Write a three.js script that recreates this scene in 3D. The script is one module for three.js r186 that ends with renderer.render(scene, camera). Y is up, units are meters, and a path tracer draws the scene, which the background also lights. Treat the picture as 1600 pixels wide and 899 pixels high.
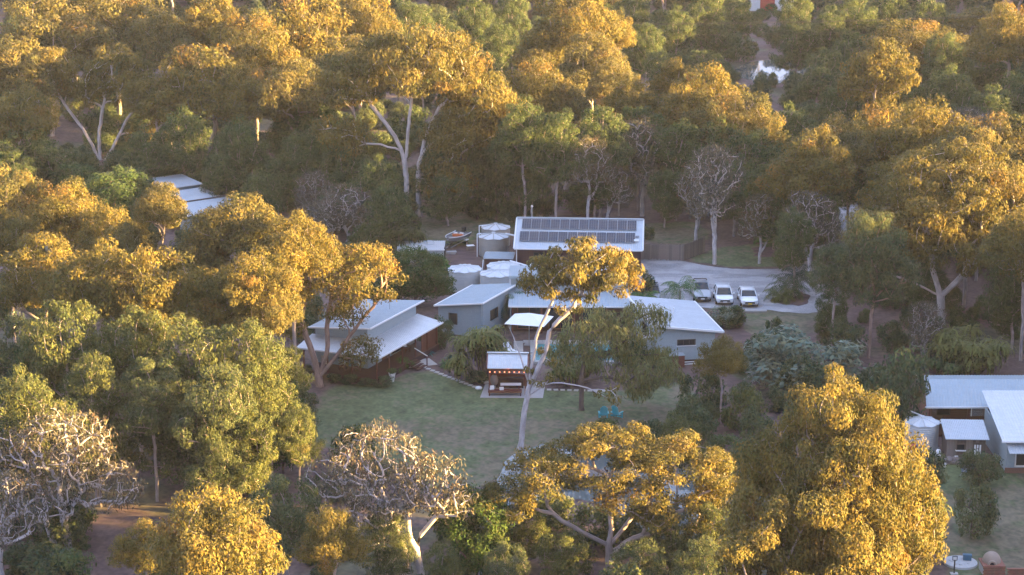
import * as THREE from 'three';
import { mergeGeometries } from 'three/addons/utils/BufferGeometryUtils.js';

// ---------------------------------------------------------------- camera, sky, sun, exposure
const scene = new THREE.Scene();
const camera = new THREE.PerspectiveCamera(16.42, 1600 / 899, 1, 3000);
const PITCH = 14.5 * Math.PI / 180, EYE = 52, FOC = 3115;
camera.position.set(0, EYE, 0);
camera.rotation.set(-PITCH, 0, 0);
const renderer = new THREE.WebGLRenderer({ antialias: true });
renderer.toneMapping = THREE.LinearToneMapping;
renderer.toneMappingExposure = 13.4;
renderer.shadowMap.enabled = true;
const SUN_AZ = 9 * Math.PI / 180, SUN_EL = 6.8 * Math.PI / 180;   // from the right, a little from behind the camera
const sunDir = new THREE.Vector3(Math.cos(SUN_EL) * Math.cos(SUN_AZ), Math.sin(SUN_EL), Math.cos(SUN_EL) * Math.sin(SUN_AZ));
{
  const W = 256, H = 128, d = new Float32Array(W * H * 4);
  for (let j = 0; j < H; j++) for (let i = 0; i < W; i++) {
    const el = ((j + .5) / H - .5) * Math.PI, az = ((i + .5) / W - .5) * 2 * Math.PI;
    const y = Math.sin(el), x = Math.cos(el) * Math.cos(az), z = Math.cos(el) * Math.sin(az);
    const t = Math.pow(Math.max(0, 1 - Math.abs(y)), 3.2);
    const glow = Math.pow(Math.max(0, x * sunDir.x + y * sunDir.y + z * sunDir.z), 5);
    const k = (j * W + i) * 4, S = 0.68;
    d[k] = S * (0.110 + .06 * t + .20 * glow * (.1 + t)); d[k + 1] = S * (0.141 + .045 * t + .10 * glow * (.1 + t)); d[k + 2] = S * (0.224 + .03 * t + .02 * glow); d[k + 3] = 1;
  }
  const tex = new THREE.DataTexture(d, W, H, THREE.RGBAFormat, THREE.FloatType);
  tex.mapping = THREE.EquirectangularReflectionMapping; tex.magFilter = THREE.LinearFilter; tex.minFilter = THREE.LinearFilter; tex.needsUpdate = true;
  scene.background = tex; scene.environment = tex;
}
const sun = new THREE.DirectionalLight(new THREE.Color().setRGB(1, .615, .19), 5);
sun.position.copy(sunDir).multiplyScalar(400).add(new THREE.Vector3(0, 0, -220));
sun.target.position.set(0, 0, -220); sun.shadow.radius = 1.5;
sun.castShadow = true; sun.shadow.mapSize.set(4096, 4096);
Object.assign(sun.shadow.camera, { left: -260, right: 260, top: 120, bottom: -120, near: 1, far: 900 });
scene.add(sun, sun.target);
scene.fog = new THREE.FogExp2(new THREE.Color(0.72, 0.78, 1.0), 0.000075);

// ---------------------------------------------------------------- helpers
let seed = 7;
const mul = s => () => { s |= 0; s = s + 0x6D2B79F5 | 0; let t = Math.imul(s ^ s >>> 15, 1 | s); t = t + Math.imul(t ^ t >>> 7, 61 | t) ^ t; return ((t ^ t >>> 14) >>> 0) / 4294967296; };
const rnd = mul(4242);
const V = (x, y, z) => new THREE.Vector3(x, y, z);
const cp = Math.cos(PITCH), sp = Math.sin(PITCH);
// where the ground (or a level h above it) lies along a line of sight, in metres; used once to survey the site
function at(u, v, h = 0) {
  const x = (u - 800) / FOC, y = (449.5 - v) / FOC, dy = y * cp - sp, t = (h - EYE) / dy;
  return V(x * t, h, -(cp + y * sp) * t);
}
const scaleAt = p => FOC / (-p.z * cp - (p.y - EYE) * sp);      // pixels a metre
function heightAbove(p, v) { const y = (449.5 - v) / FOC; const s = -p.z / (cp + y * sp); return EYE + (y * cp - sp) * s; }
const hash = (x, y) => { let h = Math.imul(x, 374761393) + Math.imul(y, 668265263) | 0; h = Math.imul(h ^ h >>> 13, 1274126177); return ((h ^ h >>> 16) >>> 0) / 4294967296; };
function vn(x, y) { const ix = Math.floor(x), iy = Math.floor(y), a = x - ix, b = y - iy, s = a * a * (3 - 2 * a), t = b * b * (3 - 2 * b); const p = hash(ix, iy), q = hash(ix + 1, iy), r = hash(ix, iy + 1), w = hash(ix + 1, iy + 1); return p + (q - p) * s + (r - p + (p - q - r + w) * s) * t; }
const fbm = (x, y, o = 4) => { let s = 0, a = .5, n = 0; for (let i = 0; i < o; i++) { s += a * vn(x, y); n += a; x = x * 2.03 + 17.3; y = y * 2.01 + 9.1; a *= .5; } return s / n; };
const sm = (a, b, x) => { const t = Math.min(1, Math.max(0, (x - a) / (b - a))); return t * t * (3 - 2 * t); };

const used = new Map();
function numbered(n) { const k = used.get(n) || 0; used.set(n, k + 1); return k ? n + '_' + String(k).padStart(3, '0') : n; }
function thing(name, label, category, pos = [0, 0, 0], turn = 0, group) {
  const o = new THREE.Group(); o.name = numbered(name); o.position.set(pos[0], pos[1], pos[2]); o.rotation.y = turn;
  o.userData = { label, category }; if (group) o.userData.group = group; scene.add(o); return o;
}
function part(parent, name, geo, mat, label) {
  const m = new THREE.Mesh(Array.isArray(geo) ? merge(geo) : geo, mat); m.name = name; m.castShadow = m.receiveShadow = true; if (label) m.userData.label = label; parent.add(m); return m;
}
function single(name, geo, mat, label, category, pos = [0, 0, 0], turn = 0, group) {
  const m = part(scene, numbered(name), geo, mat); m.position.set(pos[0], pos[1], pos[2]); m.rotation.y = turn; m.userData = { label, category }; if (group) m.userData.group = group; return m;
}
function struct(name, geo, mat, kind = 'structure') { const m = part(scene, numbered(name), geo, mat); m.userData.kind = kind; return m; }
function merge(list) { const l = list.map(g => { g = g.index ? g.toNonIndexed() : g; if (!g.attributes.uv) g.setAttribute('uv', new THREE.BufferAttribute(new Float32Array(g.attributes.position.count * 2), 2)); return g; }); return mergeGeometries(l, false); }
function bx(w, h, d, x = 0, y = 0, z = 0, ry = 0, rx = 0, rz = 0) { const g = new THREE.BoxGeometry(w, h, d); if (rx) g.rotateX(rx); if (rz) g.rotateZ(rz); if (ry) g.rotateY(ry); g.translate(x, y, z); return g; }
function cyl(r0, r1, h, x, y, z, n = 10, rx = 0, rz = 0) { const g = new THREE.CylinderGeometry(r1, r0, h, n); if (rx) g.rotateX(rx); if (rz) g.rotateZ(rz); g.translate(x, y, z); return g; }
function bar(a, b, r, n = 6) { const d = b.clone().sub(a), l = d.length(), g = new THREE.CylinderGeometry(r, r, l, n); g.applyQuaternion(new THREE.Quaternion().setFromUnitVectors(V(0, 1, 0), d.normalize())); g.translate((a.x + b.x) / 2, (a.y + b.y) / 2, (a.z + b.z) / 2); return g; }
// a six-sided solid from four lower and four upper corners (both counter-clockwise seen from above: front-left, front-right, back-right, back-left)
function hexa(lo, hi) {
  const p = [], q = (a, b, c, d) => { for (const t of [a, b, c, a, c, d]) p.push(...t); };
  q(lo[3], lo[2], lo[1], lo[0]); q(hi[0], hi[1], hi[2], hi[3]);
  for (let i = 0; i < 4; i++) { const j = (i + 1) % 4; q(lo[i], lo[j], hi[j], hi[i]); }
  const g = new THREE.BufferGeometry(); g.setAttribute('position', new THREE.Float32BufferAttribute(p, 3));
  const uv = []; for (let i = 0; i < p.length; i += 3) uv.push(p[i] + p[i + 2], p[i + 1]);
  g.setAttribute('uv', new THREE.Float32BufferAttribute(uv, 2)); g.computeVertexNormals(); return g;
}
// profiled metal sheet on four corners A (front left) B (front right) C (back right) D (back left), ribs run from A to D
function sheet(A, B, C, D, pitch = .2, rib = .03, th = .05) {
  A = V(...A); B = V(...B); C = V(...C); D = V(...D);
  const n = B.clone().sub(A).cross(D.clone().sub(A)).normalize(); if (n.y < 0) n.negate();
  const L = A.distanceTo(B), N = Math.max(2, Math.round(L / pitch)), prof = [];
  for (let i = 0; i < N; i++) for (const [f, h] of [[0, 0], [.55, 0], [.68, 1], [.87, 1]]) prof.push([(i + f) / N, h * rib]);
  prof.push([1, 0]);
  const pos = [], uv = [], quad = (a, b, c, d) => { for (const t of [a, b, c, a, c, d]) pos.push(t.x, t.y, t.z); };
  const P = (s, t, h) => A.clone().lerp(B, s).lerp(D.clone().lerp(C, s), t).addScaledVector(n, h);
  for (let i = 0; i < prof.length - 1; i++) {
    const [s0, h0] = prof[i], [s1, h1] = prof[i + 1];
    quad(P(s0, 0, h0), P(s1, 0, h1), P(s1, 1, h1), P(s0, 1, h0));
    quad(P(s0, 0, -th), P(s1, 0, -th), P(s1, 0, h1), P(s0, 0, h0));
    quad(P(s1, 1, -th), P(s0, 1, -th), P(s0, 1, h0), P(s1, 1, h1));
  }
  quad(P(0, 1, -th), P(1, 1, -th), P(1, 0, -th), P(0, 0, -th));
  quad(P(0, 1, -th), P(0, 0, -th), P(0, 0, 0), P(0, 1, 0)); quad(P(1, 0, -th), P(1, 1, -th), P(1, 1, 0), P(1, 0, 0));
  for (let i = 0; i < pos.length; i += 3) uv.push(pos[i] * .35 + pos[i + 1] * .1, pos[i + 2] * .35);
  const g = new THREE.BufferGeometry(); g.setAttribute('position', new THREE.Float32BufferAttribute(pos, 3)); g.setAttribute('uv', new THREE.Float32BufferAttribute(uv, 2)); g.computeVertexNormals(); return g;
}
// grime / grain texture
function grain(fn, n = 256, srgb = false) {
  const d = new Uint8Array(n * n * 4);
  for (let j = 0; j < n; j++) for (let i = 0; i < n; i++) { const c = fn(i / n, j / n), k = (j * n + i) * 4; d[k] = 255 * c[0]; d[k + 1] = 255 * c[1]; d[k + 2] = 255 * c[2]; d[k + 3] = 255; }
  const t = new THREE.DataTexture(d, n, n); t.magFilter = THREE.LinearFilter; t.minFilter = THREE.LinearMipmapLinearFilter; t.generateMipmaps = true; t.wrapS = t.wrapT = THREE.MirroredRepeatWrapping; if (srgb) t.colorSpace = THREE.SRGBColorSpace; t.needsUpdate = true; return t;
}
const dirtTex = grain((u, v) => { const a = fbm(u * 9, v * 9, 5), b = vn(u * 90, v * 90), c = fbm(u * 3 + 5, v * 40, 3), s = .80 + .16 * a + .06 * b + .10 * (c - .5); return [Math.min(1, s), Math.min(1, s * .995), Math.min(1, s * .985)]; });
const woodTex = grain((u, v) => { const a = fbm(u * 60, v * 3, 4), b = fbm(u * 8, v * 2, 3), s = .55 + .35 * a + .2 * b; return [Math.min(1, s), Math.min(1, s * .97), Math.min(1, s * .93)]; });
const M = {};
function mat(name, r, g, b, rough = .7, o = {}) { const m = new (o.transmission !== undefined || o.clearcoat !== undefined ? THREE.MeshPhysicalMaterial : THREE.MeshStandardMaterial)({ roughness: rough, ...o }); m.color.setRGB(r, g, b); m.name = name; if (o.side === undefined) m.side = THREE.DoubleSide; M[name] = m; return m; }
mat('roofPale', .50, .54, .58, .42, { map: dirtTex, metalness: .15 });
mat('roofGrey', .36, .43, .48, .45, { map: dirtTex, metalness: .1 });
mat('roofZinc', .62, .64, .66, .36, { map: dirtTex, metalness: .3 });
mat('wallBlue', .26, .33, .37, .75, { map: dirtTex });
mat('wallPale', .33, .40, .43, .75, { map: dirtTex });
mat('wallMaroon', .055, .02, .024, .6, { map: dirtTex });
mat('trimWhite', .72, .72, .72, .5);
mat('deckRed', .10, .034, .026, .6, { map: woodTex });
mat('deckDark', .055, .022, .02, .65, { map: woodTex });
mat('woodGrey', .20, .175, .165, .85, { map: woodTex });
mat('woodOld', .14, .11, .10, .85, { map: woodTex });
mat('timberRed', .16, .05, .035, .55, { map: woodTex });
mat('darkGlass', .02, .025, .03, .12);
mat('blackMetal', .02, .02, .022, .5);
mat('tank', .52, .55, .56, .5, { map: dirtTex });
mat('tankBeige', .36, .35, .32, .55, { map: dirtTex });
mat('tankTop', .66, .69, .72, .4, { map: dirtTex });
mat('concrete', .40, .38, .37, .9, { map: dirtTex });
mat('stone', .46, .44, .41, .9, { map: dirtTex });
mat('pvWhite', .75, .76, .78, .4);
mat('panelCell', .022, .024, .04, .18);
mat('panelFrame', .35, .36, .38, .35, { metalness: .6 });
mat('carWhite', .78, .79, .80, .25, { clearcoat: .8 });
mat('carSilver', .34, .36, .38, .28, { clearcoat: .7, metalness: .4 });
mat('carGrey', .20, .22, .24, .28, { clearcoat: .7, metalness: .4 });
mat('tyre', .02, .02, .02, .85);
mat('rim', .42, .43, .45, .3, { metalness: .8 });
mat('lampGlass', .6, .62, .64, .12);
mat('plateYellow', .75, .5, .06, .5);
mat('orange', .55, .14, .035, .6);
mat('teal', .05, .36, .42, .5);
mat('clothWhite', .78, .78, .77, .9);
mat('clothBeige', .52, .45, .36, .9);
mat('brick', .21, .105, .08, .9, { map: dirtTex });
mat('oven', .34, .27, .22, .95, { map: dirtTex });
mat('blueBox', .03, .12, .2, .5);
mat('redPaint', .34, .045, .035, .5);
mat('poolTile', .14, .32, .34, .5);
mat('wire', .02, .02, .022, .7);
mat('rock', .26, .22, .21, .95, { map: dirtTex });
mat('pink', .55, .06, .18, .7);
mat('paneClear', .9, .94, .95, .03, { transmission: .9, thickness: 0 });
mat('woodOld2', .26, .22, .205, .88, { map: woodTex });
mat('blueGrey', .12, .19, .24, .5);
mat('concrete2', .50, .50, .50, .9, { map: dirtTex });
mat('brickRed', .25, .10, .075, .85, { map: dirtTex });
mat('farWhite', .62, .64, .66, .6, { map: dirtTex });
mat('water', .10, .12, .12, .04);
mat('poolWater', .10, .36, .38, .05);

const rocks = [0, 1, 2].map(i => { const g = new THREE.IcosahedronGeometry(.2, 1), p = g.attributes.position; for (let k = 0; k < p.count; k++) { const s = .75 + .5 * vn(p.getX(k) * 9 + i * 7, p.getY(k) * 9 + p.getZ(k) * 5); p.setXYZ(k, p.getX(k) * s * 1.2, p.getY(k) * s * .8, p.getZ(k) * s); } g.computeVertexNormals(); return g; });
const rockG = i => rocks[i];
// ---------------------------------------------------------------- ground
const poly = list => list.map(([u, v]) => { const p = at(u, v); return [p.x, p.z]; });
function inside(pt, P) { let c = false; for (let i = 0, j = P.length - 1; i < P.length; j = i++) { const [xi, yi] = P[i], [xj, yj] = P[j]; if ((yi > pt[1]) !== (yj > pt[1]) && pt[0] < (xj - xi) * (pt[1] - yi) / (yj - yi) + xi) c = !c; } return c; }
const lawnMain = poly([[505, 625], [520, 596], [600, 596], [640, 578], [700, 585], [752, 608], [850, 608], [1000, 612], [1075, 590], [1090, 640], [1030, 680], [900, 690], [800, 740], [700, 770], [620, 740], [540, 705], [480, 690], [430, 720], [470, 660]]);
const lawnBack = poly([[640, 372], [670, 330], [720, 305], [800, 325], [830, 345], [800, 365], [745, 370], [735, 384], [690, 384]]);
const lawnShed = poly([[1000, 350], [1090, 345], [1108, 372], [1068, 382], [1000, 378]]);
const lawnDrive = poly([[1068, 406], [1130, 385], [1210, 380], [1300, 390], [1240, 410], [1210, 418], [1130, 418]]);
const lawnRight = poly([[1450, 725], [1500, 715], [1640, 742], [1680, 920], [1540, 960], [1470, 880], [1490, 800], [1450, 790]]);
const lawnSide = poly([[1130, 488], [1240, 488], [1260, 530], [1190, 600], [1140, 590]]);
const gravelPoly = [[992, 404], [1030, 404], [1068, 408], [1130, 419], [1215, 420], [1255, 410], [1275, 402], [1292, 385], [1302, 360], [1312, 320], [1316, 270], [1312, 210], [1306, 178], [1345, 178], [1344, 230], [1342, 300], [1338, 350], [1330, 400], [1335, 440], [1310, 480], [1268, 489], [1230, 488], [1190, 484], [1120, 482], [1060, 478], [1000, 476], [975, 455], [970, 425]];
const GX0 = -125, GX1 = 125, GZ0 = -500, GZ1 = -90;
{
  const W = 1536, H = 2048, d = new Uint8Array(W * H * 4);
  const lawns = [lawnMain, lawnBack, lawnShed, lawnDrive, lawnRight, lawnSide];
  // coarse masks with soft, ragged borders
  const MW = 384, MH = 512, mask = new Float32Array(MW * MH);
  for (let j = 0; j < MH; j++) for (let i = 0; i < MW; i++) { const x = GX0 + (i + .5) / MW * (GX1 - GX0), z = GZ0 + (j + .5) / MH * (GZ1 - GZ0); let m = 0; for (const L of lawns) if (inside([x, z], L)) m = 1; mask[j * MW + i] = m; }
  const blur = a => { const b = new Float32Array(a.length); for (let j = 0; j < MH; j++) for (let i = 0; i < MW; i++) { let s = 0, n = 0; for (let q = -1; q <= 1; q++) for (let p = -1; p <= 1; p++) { const y = j + q, x = i + p; if (x >= 0 && y >= 0 && x < MW && y < MH) { s += a[y * MW + x]; n++; } } b[j * MW + i] = s / n; } return b; };
  let mk = mask; for (let k = 0; k < 3; k++) mk = blur(mk);
  const toS = c => 255 * (c <= .0031308 ? 12.92 * c : 1.055 * Math.pow(c, 1 / 2.4) - .055);
  for (let j = 0; j < H; j++) for (let i = 0; i < W; i++) {
    const x = GX0 + (i + .5) / W * (GX1 - GX0), z = GZ0 + (j + .5) / H * (GZ1 - GZ0);
    const n1 = fbm(x * .11, z * .11, 4), n2 = fbm(x * .55 + 40, z * .55, 3), n3 = vn(x * 3.1, z * 2.3), n4 = hash(i, j);
    const fi = Math.min(MW - 2, Math.max(0, i / W * MW - .5)), fj = Math.min(MH - 2, Math.max(0, j / H * MH - .5)), a = Math.floor(fi), b = Math.floor(fj), s = fi - a, t = fj - b;
    const m0 = (mk[b * MW + a] * (1 - s) + mk[b * MW + a + 1] * s) * (1 - t) + (mk[(b + 1) * MW + a] * (1 - s) + mk[(b + 1) * MW + a + 1] * s) * t;
    let g = sm(.32, .62, m0 + (n2 - .5) * .5 + (n1 - .5) * .25);
    // bare, trodden patches in the lawn
    const bare = sm(.42, .62, n1 * .66 + n2 * .34 + (n3 - .5) * .2);
    const lit = .72 + .56 * n2 + .5 * (n3 - .5) + .4 * (n4 - .5);
    const r0 = [.115 * lit, .074 * lit, .066 * lit], dry = [.135 * lit, .098 * lit, .076 * lit];
    const gk = .7 + .6 * n2 + .42 * (n3 - .5) + .5 * (n4 - .5), gr = [.092 * gk, .120 * gk, .050 * gk];
    // weeds and grass patches on the forest floor
    const weed = sm(.52, .66, n1) * .55;
    const k = (j * W + i) * 4;
    for (let c = 0; c < 3; c++) { const lawn = gr[c] * (1 - .7 * bare) + dry[c] * .7 * bare; const floor = r0[c] * (1 - weed) + gr[c] * .8 * weed; d[k + c] = toS(Math.min(1, floor * (1 - g) + lawn * g)); }
    d[k + 3] = 255;
  }
  const t = new THREE.DataTexture(d, W, H); t.colorSpace = THREE.SRGBColorSpace; t.magFilter = THREE.LinearFilter; t.minFilter = THREE.LinearMipmapLinearFilter; t.generateMipmaps = true; t.wrapS = t.wrapT = THREE.MirroredRepeatWrapping; t.anisotropy = 8; t.needsUpdate = true;
  mat('ground', 1, 1, 1, .95, { map: t });
}
const gUV = g => { const p = g.attributes.position, uv = new Float32Array(p.count * 2); for (let i = 0; i < p.count; i++) { uv[2 * i] = (p.getX(i) - GX0) / (GX1 - GX0); uv[2 * i + 1] = (p.getZ(i) - GZ0) / (GZ1 - GZ0); } g.setAttribute('uv', new THREE.BufferAttribute(uv, 2)); return g; };
{ const g = new THREE.PlaneGeometry(4000, 4000, 8, 8); g.rotateX(-Math.PI / 2); g.translate(0, 0, -600); struct('ground', gUV(g), M.ground); }
function flat(P, y, wob = 0, step = 1.2) {   // a sheet over a polygon [[x, z] ...], its border a little uneven
  const out = []; for (let i = 0; i < P.length; i++) { const [x0, z0] = P[i], [x1, z1] = P[(i + 1) % P.length], L = Math.hypot(x1 - x0, z1 - z0), n = wob ? Math.max(1, Math.round(L / step)) : 1; for (let k = 0; k < n; k++) { const t = k / n, x = x0 + (x1 - x0) * t, z = z0 + (z1 - z0) * t; out.push(new THREE.Vector2(x + wob * (vn(x * 1.3, z * 1.3) - .5) * 2, -(z + wob * (vn(x * 1.3 + 50, z * 1.3) - .5) * 2))); } }
  const g = new THREE.ShapeGeometry(new THREE.Shape(out)); g.rotateX(-Math.PI / 2); g.translate(0, y, 0); return g;
}
for (const [L, n] of [[lawnMain, 'lawn'], [lawnBack, 'lawn'], [lawnShed, 'lawn'], [lawnDrive, 'lawn'], [lawnRight, 'lawn'], [lawnSide, 'lawn']]) struct(n, gUV(flat(L, .004, .5)), M.ground);
const gravelTex = grain((u, v) => { const a = fbm(u * 7, v * 7, 5), b = hash(Math.floor(u * 512), Math.floor(v * 512)), c = vn(u * 130, v * 130), e = sm(.42, .62, fbm(u * 4 + 3, v * 11, 4)), s = .46 + .34 * a + .26 * e + .26 * (b - .5) + .16 * (c - .5); return [Math.min(1, s), Math.min(1, s * .99), Math.min(1, s)]; }, 512);
gravelTex.wrapS = gravelTex.wrapT = THREE.MirroredRepeatWrapping;
mat('gravel', .43, .425, .43, .95, { map: gravelTex });
const wUV = (g, s) => { const p = g.attributes.position, uv = new Float32Array(p.count * 2); for (let i = 0; i < p.count; i++) { uv[2 * i] = p.getX(i) * s; uv[2 * i + 1] = p.getZ(i) * s; } g.setAttribute('uv', new THREE.BufferAttribute(uv, 2)); return g; };
{ // the drive is smoothed along its surveyed border
  const c = new THREE.CatmullRomCurve3(poly(gravelPoly).map(([x, z]) => V(x, 0, z)), true, 'catmullrom', .5).getPoints(150);
  struct('driveway', wUV(flat(c.map(p => [p.x, p.z]), .008, .18, .6), .06), M.gravel);
}
mat('mulch', .15, .095, .088, .98, { map: gravelTex });
const bed = (pts, n = 'garden_bed') => { const c = new THREE.CatmullRomCurve3(poly(pts).map(([x, z]) => V(x, 0, z)), true).getPoints(70); struct(n, wUV(flat(c.map(p => [p.x, p.z]), .012, .45, .35), .12), M.mulch); };
bed([[655, 572], [690, 548], [735, 552], [748, 590], [715, 592], [680, 580]]);
bed([[520, 596], [590, 600], [625, 588], [650, 572], [640, 566], [590, 590], [525, 586]]);
bed([[1175, 392], [1200, 382], [1225, 388], [1218, 402], [1190, 402]]);
bed([[1205, 470], [1240, 455], [1262, 462], [1250, 478], [1222, 476]]);
bed([[1120, 500], [1160, 492], [1170, 520], [1215, 530], [1200, 560], [1150, 560], [1125, 540]]);
bed([[750, 300], [790, 288], [860, 300], [940, 330], [900, 340], [820, 318]], 'bare_earth');
bed([[700, 400], [735, 385], [750, 400], [745, 416], [715, 412]], 'bare_earth');
bed([[672, 425], [700, 412], [704, 440], [690, 470], [672, 460]]);
// dams: still water between the trees
const pond = pts => { const c = new THREE.CatmullRomCurve3(poly(pts).map(([x, z]) => V(x, 0, z)), true).getPoints(60); struct('pond', flat(c.map(p => [p.x, p.z]), .016, .2), M.water); };
pond([[1150, 118], [1180, 96], [1240, 92], [1275, 100], [1270, 122], [1210, 130]]);
pond([[1285, 196], [1310, 178], [1350, 176], [1372, 186], [1350, 204], [1310, 206]]);
pond([[800, 712], [860, 694], [930, 700], [1010, 722], [1100, 742], [1200, 758], [1210, 800], [1150, 840], [1060, 850], [960, 800], [900, 780], [820, 800], [770, 880], [735, 905], [735, 850], [770, 770]]);

// ---------------------------------------------------------------- trees
// a skeleton grown towards foliage clumps placed in the lobes of the crown, limbs thickening towards the base
function growTree(o) {
  const R = mul(o.seed), puffs = [];
  for (const L of o.lobes) {
    const [cx, cy, cz] = L.c, [rx, ry, rz] = L.r, n = L.n; let tries = 0, k = 0;
    const gap = (L.gap ?? .8) * (o.puff ?? 1);
    while (k < n && tries++ < n * 30) {
      let x, y, z, l; do { x = R() * 2 - 1; y = R() * 2 - 1; z = R() * 2 - 1; l = Math.hypot(x, y, z); } while (l > 1 || l < .05);
      const f = R() < (o.shell ?? .7) ? (.78 + .22 * R()) / l : 1; if (y < (o.floor ?? -.55)) continue;
      const wob = .82 + .36 * vn(cx + x * 2.2 + o.seed, cz + z * 2.2 + y * 2.7);
      const p = V(cx + x * f * rx * wob, cy + y * f * ry * wob, cz + z * f * rz * wob);
      if (p.y < (o.minY ?? .8)) continue;
      if (puffs.some(q => q.p.distanceTo(p) < gap)) continue;
      puffs.push({ p, s: (L.s ?? 1) * (.72 + .56 * R()) }); k++;
    }
  }
  // nodes
  const nodes = []; const add = (p, par) => { nodes.push({ p, par, path: par < 0 ? 0 : nodes[par].path + nodes[par].p.distanceTo(p), load: 0, kids: 0 }); return nodes.length - 1; };
  for (const stem of o.stems) {
    let par = stem.from === undefined ? -1 : stem.from; let prev = null, first = true;
    const pts = stem.pts.map(a => V(...a)); const curve = new THREE.CatmullRomCurve3(pts); const N = Math.max(3, Math.round(curve.getLength() / .7));
    for (let i = 0; i <= N; i++) { const p = curve.getPoint(i / N); if (i && i < N) p.add(V((R() - .5) * .12, 0, (R() - .5) * .12)); if (par < 0 && first && stem.at !== undefined) { let b = 0, bd = 1e9; nodes.forEach((q, k) => { const d = q.p.distanceTo(p); if (d < bd) { bd = d; b = k; } }); par = b; first = false; continue; } first = false; par = add(p, par); if (stem.thick) nodes[par].load += stem.thick * .5 / N; }
  }
  const root = nodes[0].p; const minJoin = o.minJoin ?? 1.2;
  const order = puffs.slice().sort((a, b) => a.p.distanceTo(root) - b.p.distanceTo(root));
  for (const f of order) {
    let best = -1, bd = 1e9;
    for (let k = 0; k < nodes.length; k++) { const q = nodes[k]; if (q.p.y < minJoin) continue; const d = q.p.distanceTo(f.p); const up = (q.p.y - f.p.y); const c = d + (o.pathCost ?? .25) * q.path + Math.max(0, up) * .6; if (c < bd) { bd = c; best = k; } }
    const q = nodes[best], d = q.p.distanceTo(f.p), N = Math.max(2, Math.round(d / (o.seg ?? .75)));
    const gp = q.par >= 0 ? nodes[q.par].p : q.p.clone().add(V(0, -1, 0)); const dir = q.p.clone().sub(gp).normalize();
    const mid = q.p.clone().addScaledVector(dir, d * .28).lerp(q.p.clone().lerp(f.p, .5), .55).add(V((R() - .5) * d * .25, (R() - .25) * d * .22, (R() - .5) * d * .25));
    const cv = new THREE.QuadraticBezierCurve3(q.p, mid, f.p); let par = best;
    for (let i = 1; i <= N; i++) { const p = cv.getPoint(i / N); const w = (o.kink ?? .1) * d * .5; if (i < N) p.add(V((R() - .5) * w, (R() - .5) * w, (R() - .5) * w)); par = add(p, par); }
    f.node = par; nodes[par].load += f.s * f.s;
  }
  const order2 = nodes.map((n, i) => i).sort((a, b) => b - a);
  for (const i of order2) { const n = nodes[i]; if (n.par >= 0) { nodes[n.par].load += n.load; nodes[n.par].kids++; } }
  const tw = o.twig ?? .028; const rad = n => tw * Math.pow(Math.max(1, n.load), o.pipe ?? .45);
  // bark mesh: rings along every chain
  const pos = [], nor = [], idx = [], uv = []; const SID = o.sides ?? 6;
  const ring = (p, dir, r, fl) => { const a = Math.abs(dir.y) < .9 ? V(0, 1, 0) : V(1, 0, 0); const u = a.cross(dir).normalize(), w = dir.clone().cross(u); const b = pos.length / 3; for (let k = 0; k < fl; k++) { const t = k / fl * Math.PI * 2, c = Math.cos(t), s = Math.sin(t); const n = u.clone().multiplyScalar(c).addScaledVector(w, s); pos.push(p.x + n.x * r, p.y + n.y * r, p.z + n.z * r); nor.push(n.x, n.y, n.z); uv.push(k / fl * 2, p.y * .5); } return b; };
  const kidsOf = nodes.map(() => []); nodes.forEach((n, i) => { if (n.par >= 0) kidsOf[n.par].push(i); });
  const stack = nodes.map((n, i) => i).filter(i => nodes[i].par < 0).map(i => [i, -1]);
  while (stack.length) {
    let [i, from] = stack.pop(); const chain = []; if (from >= 0) chain.push(from); let cur = i;
    for (;;) { chain.push(cur); const ks = kidsOf[cur]; if (!ks.length) break; ks.sort((a, b) => nodes[b].load - nodes[a].load); for (let k = 1; k < ks.length; k++) stack.push([ks[k], cur]); cur = ks[0]; }
    const r0 = rad(nodes[chain[Math.min(1, chain.length - 1)]]); const fl = r0 > .09 ? SID : r0 > .045 ? 5 : 4; let prev = -1;
    for (let k = 0; k < chain.length; k++) {
      const n = nodes[chain[k]], a = nodes[chain[Math.max(0, k - 1)]].p, b = nodes[chain[Math.min(chain.length - 1, k + 1)]].p; const dir = b.clone().sub(a); if (dir.lengthSq() < 1e-9) dir.set(0, 1, 0); dir.normalize();
      let r = from >= 0 && k === 0 ? Math.min(rad(n), r0 * 1.15) : rad(n); if (k === chain.length - 1) r *= .45; if (n.par < 0) r *= 1.35;
      const c = ring(n.p, dir, r, fl);
      if (prev >= 0) for (let s = 0; s < fl; s++) { const s1 = (s + 1) % fl; idx.push(prev + s, prev + s1, c + s1, prev + s, c + s1, c + s); }
      prev = c;
    }
  }
  const bark = new THREE.BufferGeometry(); bark.setAttribute('position', new THREE.Float32BufferAttribute(pos, 3)); bark.setAttribute('normal', new THREE.Float32BufferAttribute(nor, 3)); bark.setAttribute('uv', new THREE.Float32BufferAttribute(uv, 2)); bark.setIndex(idx);
  const crown = leaves(puffs.map(f => ({ p: f.p, s: f.s * (o.puff ?? 1) })), o, R);
  return { bark, crown };
}
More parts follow.
